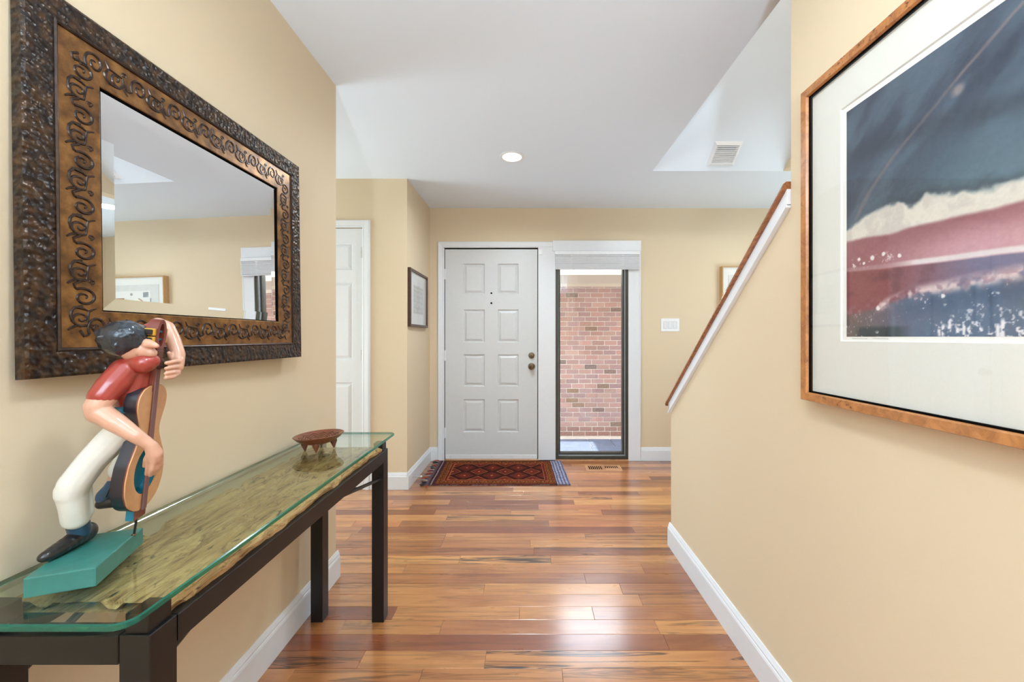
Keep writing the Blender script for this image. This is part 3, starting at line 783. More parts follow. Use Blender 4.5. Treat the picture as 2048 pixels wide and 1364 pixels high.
C = np.zeros(u.shape+(3,))+np.array([52, 66, 90.])
C = mixc(C, (92, 126, 142), sst(0.82, 0.5, v)*sst(0.05, 0.5, u)*0.9)
C = mixc(C, (48, 58, 82), sst(0.7, 1.0, v)*0.8)
C = mixc(C, (84, 106, 128), sst(0.40, 0.66, n6)*0.75)
C = mixc(C, (40, 50, 66), sst(0.06, 0.0, np.abs(v-(0.80-0.25*u+0.05*(n1-0.5))))*0.5)
C = mixc(C, (96, 130, 146), sst(0.5, 0.7, n4)*sst(0.5, 0.75, v)*sst(0.95, 0.7, v)*sst(0.1, 0.4, u)*0.5)
diag = v-(0.47+0.95*u)
C = mixc(C, (58, 76, 98), sst(0.02, -0.03, np.abs(v-(0.50+0.62*u))-0.02)*0.35)
su = np.interp(v, [0.50, 0.60, 0.70, 0.833, 0.957, 1.0], [0.035, 0.085, 0.17, 0.318, 0.474, 0.53])
C = mixc(C, (150, 120, 118), sst(0.016, 0.002, np.abs(u-su+0.012*(n2-0.5)))*(0.25+0.5*n2)*sst(0.48, 0.54, v))
C = mixc(C, (160, 140, 138), sst(0.022, 0.006, np.hypot((u-0.345), (v-0.815)*0.8))*0.7)
wt = np.interp(u, [0, 0.06, 0.153, 0.25, 0.327, 0.42, 0.5, 0.7, 1], [0.455, 0.495, 0.500, 0.492, 0.474, 0.45, 0.448, 0.47, 0.45])+0.06*(n2-0.5)
wb = np.interp(u, [0, 0.08, 0.153, 0.327, 0.494, 1], [0.43, 0.425, 0.412, 0.407, 0.397, 0.40])+0.03*(n1-0.5)
wl = np.interp(u, [0, 0.256, 0.494, 1], [0.300, 0.2775, 0.254, 0.24])+0.012*(n1-0.5)
C = mixc(C, (44, 58, 74), sst(0.0, 0.02, v-wt)*sst(0.06, 0.0, v-wt)*0.6*sst(0.0, .2, u))
C = mixc(C, (226, 218, 208), sst(0.02, -0.008, v-wt))
C = mixc(C, (196, 184, 180), sst(0.45, 0.7, n2)*sst(0.01, -0.01, v-wt)*0.5)
pk = mixc(np.zeros_like(C)+np.array([158, 92, 102.]), (214, 158, 172), sst(0.40, 0.29, v)*sst(0.02, 0.4, u)*0.9)
pk = mixc(pk, (120, 66, 84), sst(0.5, 0.75, n1)*sst(0.34, .42, v)*0.6)
C = np.where((v < wb)[..., None], mixc(C, (0, 0, 0), np.zeros_like(v))*0+pk, C) if False else C*(1-sst(0.006, -0.012, v-wb)[..., None])+pk*sst(0.006, -0.012, v-wb)[..., None]
low = mixc(np.zeros_like(C)+np.array([146, 72, 80.]), (118, 112, 150), sst(0.12, 0.42, u+0.15*(n1-0.5)))
low = mixc(low, (96, 46, 58), sst(0.5, 0.7, n2)*0.45*sst(0.45, 0.1, u))
a_ = sst(0.004, -0.006, v-wl+0.014); C = C*(1-a_[..., None])+low*a_[..., None]
C = mixc(C, (228, 216, 220), sst(0.014, 0.004, np.abs(v-wl+0.004))*np.clip(0.25+1.2*sst(0.15, 0.3, u), 0, 1))
fb = np.interp(u, [0, 0.119, 0.247, 0.494, 1], [0.10, 0.122, 0.164, 0.188, 0.2])
sea = mixc(np.zeros_like(C)+np.array([84, 106, 140.]), (112, 100, 132), sst(0.4, 0.7, n1)*0.8)
sea = mixc(sea, (118, 92, 84), sst(0.25, 0.0, u)*sst(0.3, 0.6, n1+0.2)*0.8)
sea = mixc(sea, (56, 82, 120), sst(0.06, 0.0, np.abs(v-fb+0.05))*0.6*sst(0.1, 0.3, u))
sea = mixc(sea, (44, 64, 76), sst(0.05, 0.03, v)*sst(0.03, 0.06, u)*sst(0.24, 0.16, u))
a_ = sst(0.01, -0.02, v-fb); C = C*(1-a_[..., None])+sea*a_[..., None]
C = mixc(C, (226, 200, 204), sst(0.035, 0.0, np.abs(v-fb))*sst(0.46, 0.62, n2)*sst(0.05, 0.1, u))
C = mixc(C, (206, 206, 216), sst(0.66, 0.76, n5*0.6+n3*0.4)*sst(0.0, -0.02, v-fb)*0.8)
C = mixc(C, (220, 216, 230), sst(0.55, 0.66, n5*0.6+n3*0.4)*sst(0.28, 0.38, u)*sst(0.11, 0.03, v))
C = mixc(C, (232, 222, 224), sst(0.58, 0.68, n5*0.5+n3*0.5)*sst(0.03, 0.0, np.abs(v-0.315))*sst(0.2, 0.14, u))
C = mixc(C, (150, 110, 130), sst(0.5, 0.7, n3)*sst(0.05, 0.0, np.abs(v-fb))*0.6)
for q in range(16):
    uu, hh = 0.30+0.014*q+0.004*math.sin(q*5), 0.03+0.05*(((q*37) % 11)/11)
    C = mixc(C, (236, 232, 242), sst(0.006, 0.0015, np.abs(u-uu))*sst(hh, hh*0.7, v)*sst(0.42, 0.55, n3))
for uu, vv, rr in ((0.05, 0.33, .012), (0.10, 0.325, .014), (0.14, 0.33, .010), (0.12, 0.115, .014), (0.19, 0.31, 0.008), (0.31, 0.14, .01), (0.07, .31, .008)):
    C = mixc(C, (238, 234, 236), sst(rr, rr*0.5, np.hypot((u-uu)*1.33, v-vv)+0.012*(n3-0.5)))
C = C+(n3-0.5)[..., None]*8+(n5-0.5)[..., None]*10
C = (C*0.86+C.mean(-1, keepdims=True)*0.14)*np.array([0.98, 0.98, 0.96])
painted('printed_image', C, P, 'print', pic)
sg = MB(); sr = random.Random(2)
for y_, L in ((0.985, 0.045), (0.925, 0.04)):
    pts = [(0.8003, y_-L*i/40, pz0-0.0045+0.0012*math.sin(i*1.3)*sr.random()) for i in range(41)]
    sg.tube(pts, 0.0003, 3)
sg.build('pencil_signature', 'ink', pic)
bx('glazing', 'glass_pic', pic, 0.7898, 0.7915, iy0+0.0005, iy1-0.0005, iz0+0.0005, iz1-0.0005)

# ------------------------------------------------------------------ small framed etching left of the door
p2 = empty('framed_etching', (0, 0, 0), 'small dark-framed pencil drawing on the wall left of the entrance', 'picture')
ey0, ey1, ez0, ez1 = 3.165, 3.665, 1.30, 1.725
MB().frame((0, ey0, ez0), (0, 1, 0), (0, 0, 1), (1, 0, 0), ey1-ey0, ez1-ez0, [(0, -0.950), (0, -0.936), (0.002, -0.930), (0.020, -0.930), (0.022, -0.933), (0.022, -0.9545)]).build('frame', 'walnut', p2)
nx, ny = 120, 110
u, v = np.meshgrid(np.linspace(0, 1, nx), np.linspace(0, 1, ny))
P = np.stack([np.full_like(u, -0.944), ey0+(ey1-ey0)*u, ez0+(ez1-ez0)*v], -1)
C = np.zeros(u.shape+(3,))+np.array([236, 236, 234.]); nn = fbm(u*30, v*30, 3, 5)
inner = sst(0.0, 0.02, np.minimum.reduce([u-0.2, 0.8-u, v-0.2, 0.78-v]))
C = mixc(C, (208, 206, 198), inner*0.7)
for x in (0.24, 0.30, 0.38, 0.46, 0.54, 0.62, 0.70, 0.76):
    C = mixc(C, (150, 148, 142), sst(0.012, 0.004, np.abs(u-x))*inner*0.6*(0.4+nn))
for z in (0.24, 0.33, 0.45, 0.56, 0.66, 0.73):
    C = mixc(C, (150, 148, 142), sst(0.012, 0.004, np.abs(v-z))*inner*0.6*(0.4+nn))
C = mixc(C, (178, 172, 160), inner*sst(0.52, 0.62, nn)*0.5)
painted('drawing', C, P, 'print', p2)
bx('backing', 'dark', p2, -0.9535, -0.9445, ey0, ey1, ez0, ez1)
bx('glazing', 'glass_pic', p2, -0.9405, -0.939, ey0+0.0005, ey1-0.0005, ez0+0.0005, ez1-0.0005)

# ------------------------------------------------------------------ abstract picture on the front wall
p3 = empty('framed_abstract', (0, 0, 0), 'pale oak-framed abstract drawing on front wall behind the stair rail', 'picture')
ax0, ax1, az0, az1 = 1.858, 2.56, 1.36, 1.862
MB().frame((ax0, 0, az0), (1, 0, 0), (0, 0, 1), (0, -1, 0), ax1-ax0, az1-az0, [(0, -3.83), (0, -3.794), (0.001, -3.792), (0.009, -3.792), (0.010, -3.794), (0.010, -3.8495)]).build('frame', 'oak', p3)
nx, ny = 200, 150
u, v = np.meshgrid(np.linspace(0, 1, nx), np.linspace(0, 1, ny))
P = np.stack([ax0+(ax1-ax0)*u, np.full_like(u, 3.806), az0+(az1-az0)*v], -1)
C = np.zeros(u.shape+(3,))+np.array([240, 238, 232.]); nn = fbm(u*24, v*18, 4, 8)
inn = sst(0.0, 0.008, np.minimum.reduce([u-0.07, 0.93-u, v-0.08, 0.86-v]))
C = mixc(C, (214, 212, 208), inn*(0.35+0.5*nn))
C = mixc(C, (242, 240, 234), inn*sst(0.0, 0.01, np.minimum.reduce([u-0.2, 0.8-u, v-0.28, 0.74-v]))*0.9)
C = mixc(C, (150, 160, 172), (inn > .5)*sst(0.004, 0.001, np.abs(u-0.075)))
cc_ = np.hypot((u-0.68)*1.4, v-0.58)
C = mixc(C, (150, 172, 184), sst(0.135, 0.125, cc_)*(v < 0.53))
C = mixc(C, (188, 128, 100), ((v > 0.53) & (v < 0.60) & (np.abs(u-0.68) < 0.095)).astype(float))
ar = np.hypot((u-0.42)*1.4, v-0.40)
C = mixc(C, (250, 246, 232), sst(0.17, 0.165, ar)*(v > 0.38))
C = mixc(C, (196, 150, 130), sst(0.015, 0.008, np.abs(ar-0.19))*(v > 0.40)*(u < 0.38))
C = mixc(C, (176, 166, 160), sst(0.03, 0.025, np.hypot((u-0.48)*1.4, v-0.67)))
for x, z, w_2, h_2 in ((0.27, .66, .04, .05), (0.2, .5, .01, .09), (.56, .55, .02, .04), (.86, .40, .05, .015), (.85, .35, .03, .01)):
    C = mixc(C, (150, 158, 164), ((np.abs(u-x) < w_2) & (np.abs(v-z) < h_2)).astype(float)*sst(0.4, 0.6, nn))
painted('drawing', C, P, 'print', p3)
bx('backing', 'oak', p3, ax0, ax1, 3.812, 3.8495, az0, az1)
bx('glazing', 'glass_pic', p3, ax0+0.0005, ax1-0.0005, 3.8, 3.8015, az0+0.0005, az1-0.0005)

# ------------------------------------------------------------------ rug
rug = empty('rug', (0, 0, 0), 'dark red tribal rug with diamond pattern before the entrance door', 'rug')
nx, ny = 330, 180
u, v = np.meshgrid(np.linspace(0, 1, nx), np.linspace(0, 1, ny))      # u left-right, v near-far
fl, frr, bl_, brr = (-0.838, 3.19), (0.345, 3.20), (-0.866, 3.828), (0.313, 3.828)
X = (fl[0]*(1-u)+frr[0]*u)*(1-v)+(bl_[0]*(1-u)+brr[0]*u)*v
Y = (fl[1]*(1-u)+frr[1]*u)*(1-v)+(bl_[1]*(1-u)+brr[1]*u)*v
nz = fbm(u*70, v*40, 3, 3); wv = fbm(u*7, v*4, 3, 9)
Y = Y+0.006*(fbm(u*5, v*0+2, 2, 14)-0.5); X = X+0.008*(fbm(v*5, u*0+2, 2, 15)-0.5)
edge = np.minimum.reduce([u*1.2, (1-u)*1.2, v*0.64, (1-v)*0.64])
Z = 0.0075*sst(0, 0.008, edge)+0.002*wv*sst(0, 0.02, edge)+0.0012*nz*sst(0, 0.008, edge)+0.0006
Xm = u*1.19; Ym = v*0.63
C = np.zeros(u.shape+(3,))+np.array([92, 34, 26.])
fu0, fu1, fv0, fv1 = 0.175, 0.985, 0.115, 0.515
dxp = 0.118
def diamond(cx, cy, rx, ry):
    return np.abs(Xm-cx)/rx+np.abs(Ym-cy)/ry
field_m = (Xm > fu0) & (Xm < fu1) & (Ym > fv0) & (Ym < fv1)
C = np.where(field_m[..., None], np.array([66, 24, 20.]), C)
for i in range(8):
    cx = fu0+0.01+dxp*i*0.99
    for j, cy in enumerate((fv0, fv0+0.1, fv0+0.2, fv0+0.3, fv0+0.4)):
        if (i+j) % 2:
            continue
        dd = diamond(cx, cy, 0.082, 0.088)
        colr = [(138, 48, 32), (152, 68, 34), (124, 44, 40), (166, 84, 40)][(i*3+j) % 4]
        ok = field_m.astype(float)
        C = mixc(C, (188, 112, 62), ok*sst(1.0, 0.95, dd)*(0.8 if (i % 2 == 0) else 0.35))
        C = mixc(C, (104, 36, 28), ok*sst(0.86, 0.80, dd))
        C = mixc(C, colr, ok*sst(0.62, 0.56, dd))
        C = mixc(C, (98, 32, 30), ok*sst(0.36, 0.3, dd))
        C = mixc(C, (206, 130, 66), ok*sst(0.2, 0.12, dd))
def ring(a0, a1):
    ou = np.minimum(Xm-(fu0-a1), (fu1+a1)-Xm); ov = np.minimum(Ym-(fv0-a1), (fv1+a1)-Ym)
    iu = np.minimum(Xm-(fu0-a0), (fu1+a0)-Xm); iv = np.minimum(Ym-(fv0-a0), (fv1+a0)-Ym)
    return ((np.minimum(ou, ov) > 0) & (np.minimum(iu, iv) < 0)).astype(float)
C = mixc(C, (198, 118, 64), ring(0.0, 0.006)); C = mixc(C, (116, 36, 36), ring(0.006, 0.026)); C = mixc(C, (176, 96, 52), ring(0.026, 0.031))
zig = np.abs(((Xm+Ym)*15) % 1-0.5)+np.abs(((Xm-Ym)*15) % 1-0.5)
C = mixc(C, (136, 74, 36), ring(0.031, 0.085)); C = mixc(C, (66, 26, 20), ring(0.034, 0.082)*sst(0.50, 0.42, zig)); C = mixc(C, (176, 116, 56), ring(0.04, 0.078)*sst(0.30, 0.2, zig))
C = mixc(C, (156, 78, 44), ring(0.085, 0.09))
C = mixc(C, (78, 44, 50), sst(0.09, 0.085, Xm)); C = mixc(C, (176, 160, 158), sst(0.006, 0.003, np.abs(Xm-0.055))); C = mixc(C, (110, 92, 100), sst(0.035, 0.03, Xm))
kil = Xm > 1.075
st_ = 0.5+0.5*np.sin((Xm-1.075)*2*PI/0.027)
C = np.where(kil[..., None], mixc(np.zeros_like(C)+np.array([112, 106, 138.]), (176, 178, 196), sst(0.3, 0.8, st_)), C)
C = mixc(C, (64, 26, 34), sst(0.006, 0.003, np.abs(Xm-1.076)))
bd = np.minimum(Ym, 0.63-Ym)
C = mixc(C, (108, 84, 82), sst(0.012, 0.006, bd)*(0.5+0.5*(nz > .5)))
C = C*(0.66+0.40*nz[..., None])
P = np.stack([X, Y, Z], -1)
painted('pile', C, P, 'rug', rug)
tz = random.Random(4); tcols = [(40, 36, 40), (170, 60, 34), (150, 130, 118), (58, 44, 52), (120, 40, 44), (70, 72, 82)]
tm = {}
for i in range(26):
    vv = (i+0.5)/26; x0 = fl[0]*(1-vv)+bl_[0]*vv+0.012; y0 = fl[1]*(1-vv)+bl_[1]*vv
    L = 0.03+tz.random()*0.05; a = tz.uniform(-0.5, 0.3)
    pts = [(x0-L*t*math.cos(a), y0+L*t*math.sin(a)+0.006*math.sin(t*5+i), 0.008-0.003*t+0.003*math.sin(t*3)) for t in np.linspace(0, 1, 6)]
    ci = tz.randrange(6)
    if ci not in tm:
        tm[ci] = plain('wool_tassel', tcols[ci], 0.95, var=0.2, scale=200)
    MB().tube(pts, [0.004, 0.006, 0.006, 0.006, 0.0055, 0.003], 6).build('tassel', tm[ci], rug, smooth=True)
MB().tube([(-0.81, 3.185, 0.006), (-0.815, 3.165, 0.005), (-0.808, 3.145, 0.005)], [0.004, 0.005, 0.003], 6).build('tassel', tm.get(1, M['shirt']), rug, smooth=True)

# ------------------------------------------------------------------ console table
ct = empty('console_table', (-0.76, 1.2, 0), 'long black console table with weathered timber and green glass top', 'table')
ORG = Vector((-0.76, 1.2, 0))
def tl(b):
    return (b[0]-ORG.x, b[1]-ORG.x, b[2]-ORG.y, b[3]-ORG.y, b[4], b[5])
LX = ((-0.912, -0.862), (-0.656, -0.606)); LY = ((0.637, 0.687), (1.665, 1.715))
for xa, xb in LX:
    for ya_, yb_ in LY:
        lg = bx('leg', 'blackwood', ct, *tl((xa, xb, ya_, yb_, 0.0, 0.717)), bevel=0.0012)
        bx('glass_support', 'blackwood', ct, *tl((xa+0.006, xb-0.006, ya_+0.004, yb_-0.004, 0.7165, 0.749)), bevel=0.001)
        bx('foot_pad', 'dark', ct, *tl((xa+0.004, xb-0.004, ya_+0.004, yb_-0.004, -0.0005, 0.0015)))
for xa, xb in ((-0.912, -0.880), (-0.636, -0.604)):
    bx('long_rail', 'blackwood', ct, *tl((xa, xb, 0.6875, 1.6645, 0.670, 0.717)), bevel=0.0012)
for ya_, yb_ in ((0.636, 0.668), (1.684, 1.716)):
    bx('end_rail', 'blackwood', ct, *tl((-0.8615, -0.6565, ya_, yb_, 0.670, 0.717)), bevel=0.0012)
for xb in (-0.895, -0.622):
    for yl_, sg_ in ((0.687, 1), (1.665, -1)):
        zl, ln = (0.600, 0.35) if sg_ < 0 else ((0.652, 0.05) if xb > -0.7 else (0.600, 0.16))
        MB().tube([(xb-ORG.x, yl_-ORG.y, zl), (xb-ORG.x, yl_+sg_*ln-ORG.y, 0.668)], 0.007, 8).build('brace', 'blackwood', ct)
# weathered timber shelf with ragged edge and gouges
ts = MB(); ny_ = 150; nx_ = 22
ys = np.linspace(0.69, 1.662, ny_); tn1 = np.random.default_rng(4)
ex = -0.616+0.022*(fbm(ys*14, ys*0, 5, 31)-0.5)
gr = fbm(ys*16, ys*0+4, 4, 77)
vsT = []
for j, y in enumerate(ys):
    for i in range(nx_):
        t = i/(nx_-1); x = -0.905+(ex[j]+0.905)*t
        g_ = fbm(np.array([x*26.]), np.array([y*7.]), 4, 51)[0]; kk = fbm(np.array([x*50.]), np.array([y*22.]), 3, 58)[0]
        z = 0.7345+0.008*(g_-0.5)-0.016*max(0, (kk-0.58)/0.2)
        if i == nx_-1:
            z -= 0.008+0.006*(gr[j]-0.5)
        if i == nx_-2:
            z -= 0.002
        vsT.append((x-ORG.x, y-ORG.y, z))
b0 = len(vsT)
for j, y in enumerate(ys):
    vsT.append((-0.905-ORG.x, y-ORG.y, 0.7175)); vsT.append((ex[j]-0.001-ORG.x, y-ORG.y, 0.7175))
fsT = [(j*nx_+i, j*nx_+i+1, (j+1)*nx_+i+1, (j+1)*nx_+i) for j in range(ny_-1) for i in range(nx_-1)]
fsT += [(j*nx_+nx_-1, b0+2*j+1, b0+2*j+3, (j+1)*nx_+nx_-1) for j in range(ny_-1)]+[(j*nx_, (j+1)*nx_, b0+2*j+2, b0+2*j) for j in range(ny_-1)]
fsT += [(b0+2*j, b0+2*j+2, b0+2*j+3, b0+2*j+1) for j in range(ny_-1)]
ts.add(vsT, fsT)
tso = ts.build('timber_shelf', 'timber', ct, smooth=True); tso['label'] = 'weathered railway timber shelf under the glass'
# glass top with rounded corners
def round_rect(x0, x1, y0, y1, r, seg=8):
    out = []
    for cx, cy, a0 in ((x1-r, y0+r, -PI/2), (x1-r, y1-r, 0), (x0+r, y1-r, PI/2), (x0+r, y0+r, PI)):
        out += [(cx+r*math.cos(a0+PI/2*i/seg), cy+r*math.sin(a0+PI/2*i/seg)) for i in range(seg+1)]
    return out
gx0, gx1, gy0, gy1 = -0.943-ORG.x, -0.607-ORG.x, 0.600-ORG.y, 1.822-ORG.y
rings = [(0.0012, 0.7495), (0.0, 0.7507), (0.0, 0.7580), (0.003, 0.7600)]
vsG = []; fsG = []; ng = None
for ins, z in rings:
    rr = round_rect(gx0+ins, gx1-ins, gy0+ins, gy1-ins, 0.028-ins); ng = len(rr); vsG += [(x, y, z) for x, y in rr]
nr = len(rings)
for i in range(nr-1):
    for j in range(ng):
        fsG.append((i*ng+j, i*ng+(j+1) % ng, (i+1)*ng+(j+1) % ng, (i+1)*ng+j))
fsG += [tuple(range(ng))[::-1], tuple(range((nr-1)*ng, nr*ng))]
me = MB().add(vsG, fsG).mesh('glass_top'); me.materials.append(M['glass_top']); me.materials.append(M['glass_edge'])
for p_ in me.polygons:
    p_.material_index = 0 if len(p_.vertices) > 4 else 1
go = link('glass_top', me, None, ct); go['label'] = 'clear greenish glass top with bevelled edge'

# ------------------------------------------------------------------ footed bowl
bo = empty('footed_bowl', (-0.808, 1.54, 0.7602), 'shallow carved wooden bowl on pointed feet on the glass', 'bowl')
bo.rotation_euler = (0, math.radians(-3), 0)
R_ = 0.089
prof = [(0, 0.022), (0.03, 0.0235), (0.058, 0.032), (0.078, 0.046), (R_-0.002, 0.0565), (R_, 0.058), (R_-0.003, 0.0595), (0.074, 0.052), (0.052, 0.040), (0.028, 0.033), (0, 0.0315)]
body = MB().lathe(prof, seg=48).build('bowl_body', 'bowl', bo, smooth=True)
zin = lambda r: float(np.interp(r, [0, 0.028, 0.052, 0.074, R_-0.003], [0.0315, 0.033, 0.040, 0.052, 0.0595]))
gm = MB()
for kq in range(12):
    a0 = 2*PI*kq/12
    for j in range(5):
        r0 = 0.026+0.009*j
        gm.tube([((r0+0.010*t)*math.cos(a0+sg2*0.26*t), (r0+0.010*t)*math.sin(a0+sg2*0.26*t), zin(r0+0.010*t)+0.0003) for sg2, t in ((-1, 1), (-1, .5), (1, 0), (1, .5), (1, 1))], 0.0007, 4)
gm.build('carved_chevrons', 'dark', body)
fm = MB().lathe([(0, -0.0), (0.002, 0.0), (0.013, 0.026), (0.012, 0.034)], seg=12).mesh('foot', smooth=True); fm.materials.append(M['bowl'])
for a in (200, 285, 20, 110):
    rr = 0.050
    link('foot', fm, None, bo, (rr*math.cos(math.radians(a)), rr*math.sin(math.radians(a)), 0.0 if a not in (20,) else 0.0))

# ------------------------------------------------------------------ mirror
mr = empty('wall_mirror', (-0.925, 1.158, 1.494), 'large wall mirror in dark hammered bronze frame with scroll border', 'mirror')
mr.rotation_euler = Matrix(((1, 0, 0), (0, 1, 0), (0, 0, 1))).to_euler()
# local axes: x = along +Y world, y = up, z = out of the wall; built in world-like axes (X out, Y along, Z up)
mr.rotation_euler = (0, math.radians(-0.75), math.radians(-1.25))
OW, OH, BW, IWd = 0.858, 0.757, 0.056, 0.079
gw, gh = OW-2*(BW+IWd), OH-2*(BW+IWd)
f_ = MB().frame((0, -gw/2-IWd-0.004, -gh/2-IWd-0.004), (0, 1, 0), (0, 0, 1), (1, 0, 0), gw+2*IWd+0.008, gh+2*IWd+0.008,
    [(0, -0.012), (0, 0.006), (0.004, 0.007), (0.046, 0.0085), (0.051, 0.006), (0.0515, -0.012)])
f_.build('outer_frame', 'hammered', mr)
MB().frame((0, -gw/2-IWd, -gh/2-IWd), (0, 1, 0), (0, 0, 1), (1, 0, 0), gw+2*IWd, gh+2*IWd, [(-0.002, 0.002), (-0.001, 0.0075), (0.002, 0.0095), (0.005, 0.0075), (0.006, 0.002)]).build('bead', 'scroll', mr)
MB().frame((0, -gw/2, -gh/2), (0, 1, 0), (0, 0, 1), (1, 0, 0), gw, gh, [(0, -0.010), (0, 0.0035), (0.002, 0.005), (IWd-0.002, 0.0045), (IWd, -0.01)]).build('inner_frame', 'copper', mr)
MB().frame((0, -gw/2, -gh/2), (0, 1, 0), (0, 0, 1), (1, 0, 0), gw, gh, [(-0.0028, -0.006), (-0.0028, 0.002), (0.0, 0.0035), (0.0, -0.006)]).build('inner_lip', 'dark', mr)
bvw, bvd = 0.03, 0.0018
a, b = gw/2-0.0005, gh/2-0.0005
gv = [(0, -a, -b), (0, a, -b), (0, a, b), (0, -a, b)]
gv = [(-bvd, y, z) for _, y, z in gv]+[(0, (a-bvw)*sy, (b-bvw)*sz) for sy, sz in ((-1, -1), (1, -1), (1, 1), (-1, 1))]
gv += [(-0.008, y, z) for _, y, z in gv[:4]]
MB().add(gv, [(4, 5, 6, 7), (0, 1, 5, 4), (1, 2, 6, 5), (2, 3, 7, 6), (3, 0, 4, 7), (0, 8, 9, 1), (1, 9, 10, 2), (2, 10, 11, 3), (3, 11, 8, 0), (8, 11, 10, 9)]).build('mirror_glass', 'mirror', mr)
bx('back_board', 'dark', mr, -0.0122, -0.0085, -OW/2+0.01, OW/2-0.01, -OH/2+0.01, OH/2-0.01)
def spiral(cx, cy, r0, r1, a0, turns, n=30):
    return [(cx+(r0+(r1-r0)*t)*math.cos(a0+turns*2*PI*t), cy+(r0+(r1-r0)*t)*math.sin(a0+turns*2*PI*t)) for t in np.linspace(0, 1, n)]
def scroll_mesh(p):
    """one repeat of the running scroll, along local x from -p/2 to p/2, band height about 0.046"""
    m = MB(); lines = []
    s1_ = spiral(-0.20*p, 0.003, 0.0195, 0.003, math.radians(215), -1.45)
    s2_ = spiral(0.27*p, -0.002, 0.0155, 0.0025, math.radians(35), -1.35)
    lines.append((s1_, 0.0026)); lines.append((s2_, 0.0022))
    lines.append(([(-0.55*p, -0.002), (-0.47*p, -0.012), (-0.40*p, -0.010), s1_[0]], 0.0024))
    lines.append(([(-0.20*p+0.0185, 0.0), (0.03*p, -0.011), (0.12*p, -0.016), (0.22*p, -0.017), (0.33*p, -0.015), (0.42*p, -0.008), (0.45*p, -0.002)], 0.0026))
    lines.append(([(0.02*p, -0.010), (0.05*p, 0.002), (0.10*p, 0.010), s2_[0]], 0.0024))
    lines.append(([(0.10*p, 0.010), (0.06*p, 0.016), (0.04*p, 0.021)], 0.0020))
    lines.append(([(0.43*p, -0.010), (0.47*p, -0.017), (0.52*p, -0.021)], 0.0024))
    lines.append((spiral(0.44*p, 0.014, 0.0055, 0.001, 0, 1.2, 14), 0.0016))
    for L, r in lines:
        n = len(L); m.tube([(x, y*1.22, 0) for x, y in L], [1.15*r*(0.55+0.45*math.sin(PI*min(1, 0.25+0.75*i/(n-1))**0.8)) if n > 6 else 1.15*r*(1.1-0.4*i/(n-1)) for i in range(n)], 6)
    me = m.mesh('scroll', smooth=True); me.materials.append(M['scroll']); return me
xo = 0.0048
for length, count, basis in ((gw+IWd, 7, 'h'), (gh+IWd, 6, 'v')):
    p = length/count; sm2 = scroll_mesh(p)
    for sgn in (-1, 1):
        for i in range(count):
            t = -length/2+p*(i+0.5)
            o = link('scroll', sm2, None, mr)
            if basis == 'h':
                ex_, ey_ = Vector((0, 1, 0)), Vector((0, 0, 1)); pos = Vector((xo, t, sgn*(gh/2+IWd*0.5)))
            else:
                ex_, ey_ = Vector((0, 0, -1)), Vector((0, 1, 0)); pos = Vector((xo, sgn*(gw/2+IWd*0.5), t))
            if sgn > 0 and basis == 'h':
                pass
            ez_ = ex_.cross(ey_)
            o.matrix_local = Matrix(((ex_.x, ey_.x, ez_.x, pos.x), (ex_.y, ey_.y, ez_.y, pos.y), (ex_.z, ey_.z, ez_.z, pos.z), (0, 0, 0, 1)))

# ------------------------------------------------------------------ figurine of a guitarist
def P3(px, py, d):
    return Vector(((px-1057)*d/FPX, d, 1.195-(py-674)*d/FPX))
fg_ = empty('guitarist_figurine', (-0.825, 0.749, 0.7602), 'painted wooden guitarist figurine on a teal block', 'figurine')
FO = Vector(fg_.location)
def capsule(m, p0, r0, p1, r1, seg=16):
    p0, p1 = Vector(p0), Vector(p1); ax = p1-p0; L = ax.length
    if L < 1e-6:
        ax = Vector((0, 0, 1)); L = 1e-6
    prof = [(r0*math.cos(a), r0*math.sin(a)) for a in np.linspace(-PI/2, 0, 6)]+[(r1*math.cos(a), L+r1*math.sin(a)) for a in np.linspace(0, PI/2, 6)]
    prof[0] = (1e-5, prof[0][1]); prof[-1] = (1e-5, prof[-1][1])
    return m.lathe(prof, p0, ax, seg)
def ellipsoid(m, c_, ax, seg=20):
    """ax: three half-axis vectors"""
    vs_ = []; n = 12; c_ = Vector(c_)
    for i in range(n+1):
        ph = -PI/2+PI*i/n
        for j in range(seg):
            t = 2*PI*j/seg; vs_.append(c_+ax[0]*math.cos(ph)*math.cos(t)+ax[1]*math.cos(ph)*math.sin(t)+ax[2]*math.sin(ph))
    fs_ = [(i*seg+j, i*seg+(j+1) % seg, (i+1)*seg+(j+1) % seg, (i+1)*seg+j) for i in range(n) for j in range(seg)]
    return m.add(vs_, fs_)
def fused(name, mb, mat, parent, voxel=0.0018, smooth=4):
    """one continuous smooth skin over the pieces"""
    me = mb.mesh('tmp'); o = bpy.data.objects.new('tmp', me); COL.objects.link(o)
    r = o.modifiers.new('r', 'REMESH'); r.mode = 'VOXEL'; r.voxel_size = voxel
    s_ = o.modifiers.new('s', 'SMOOTH'); s_.iterations = smooth; s_.factor = 0.5
    dg = bpy.context.evaluated_depsgraph_get(); dg.update()
    nm = bpy.data.meshes.new_from_object(o.evaluated_get(dg)); bpy.data.objects.remove(o); bpy.data.meshes.remove(me)
    nm.transform(Matrix.Translation(-FO) if parent is fg_ else Matrix.Translation(-FO))
    nm.polygons.foreach_set('use_smooth', [True]*len(nm.polygons)); nm.materials.clear()
    return link(name, nm, mat, parent)
def chain(m, pts):
    for (a, ra), (b, rb) in zip(pts[:-1], pts[1:]):
        capsule(m, a, ra, b, rb)
    return m
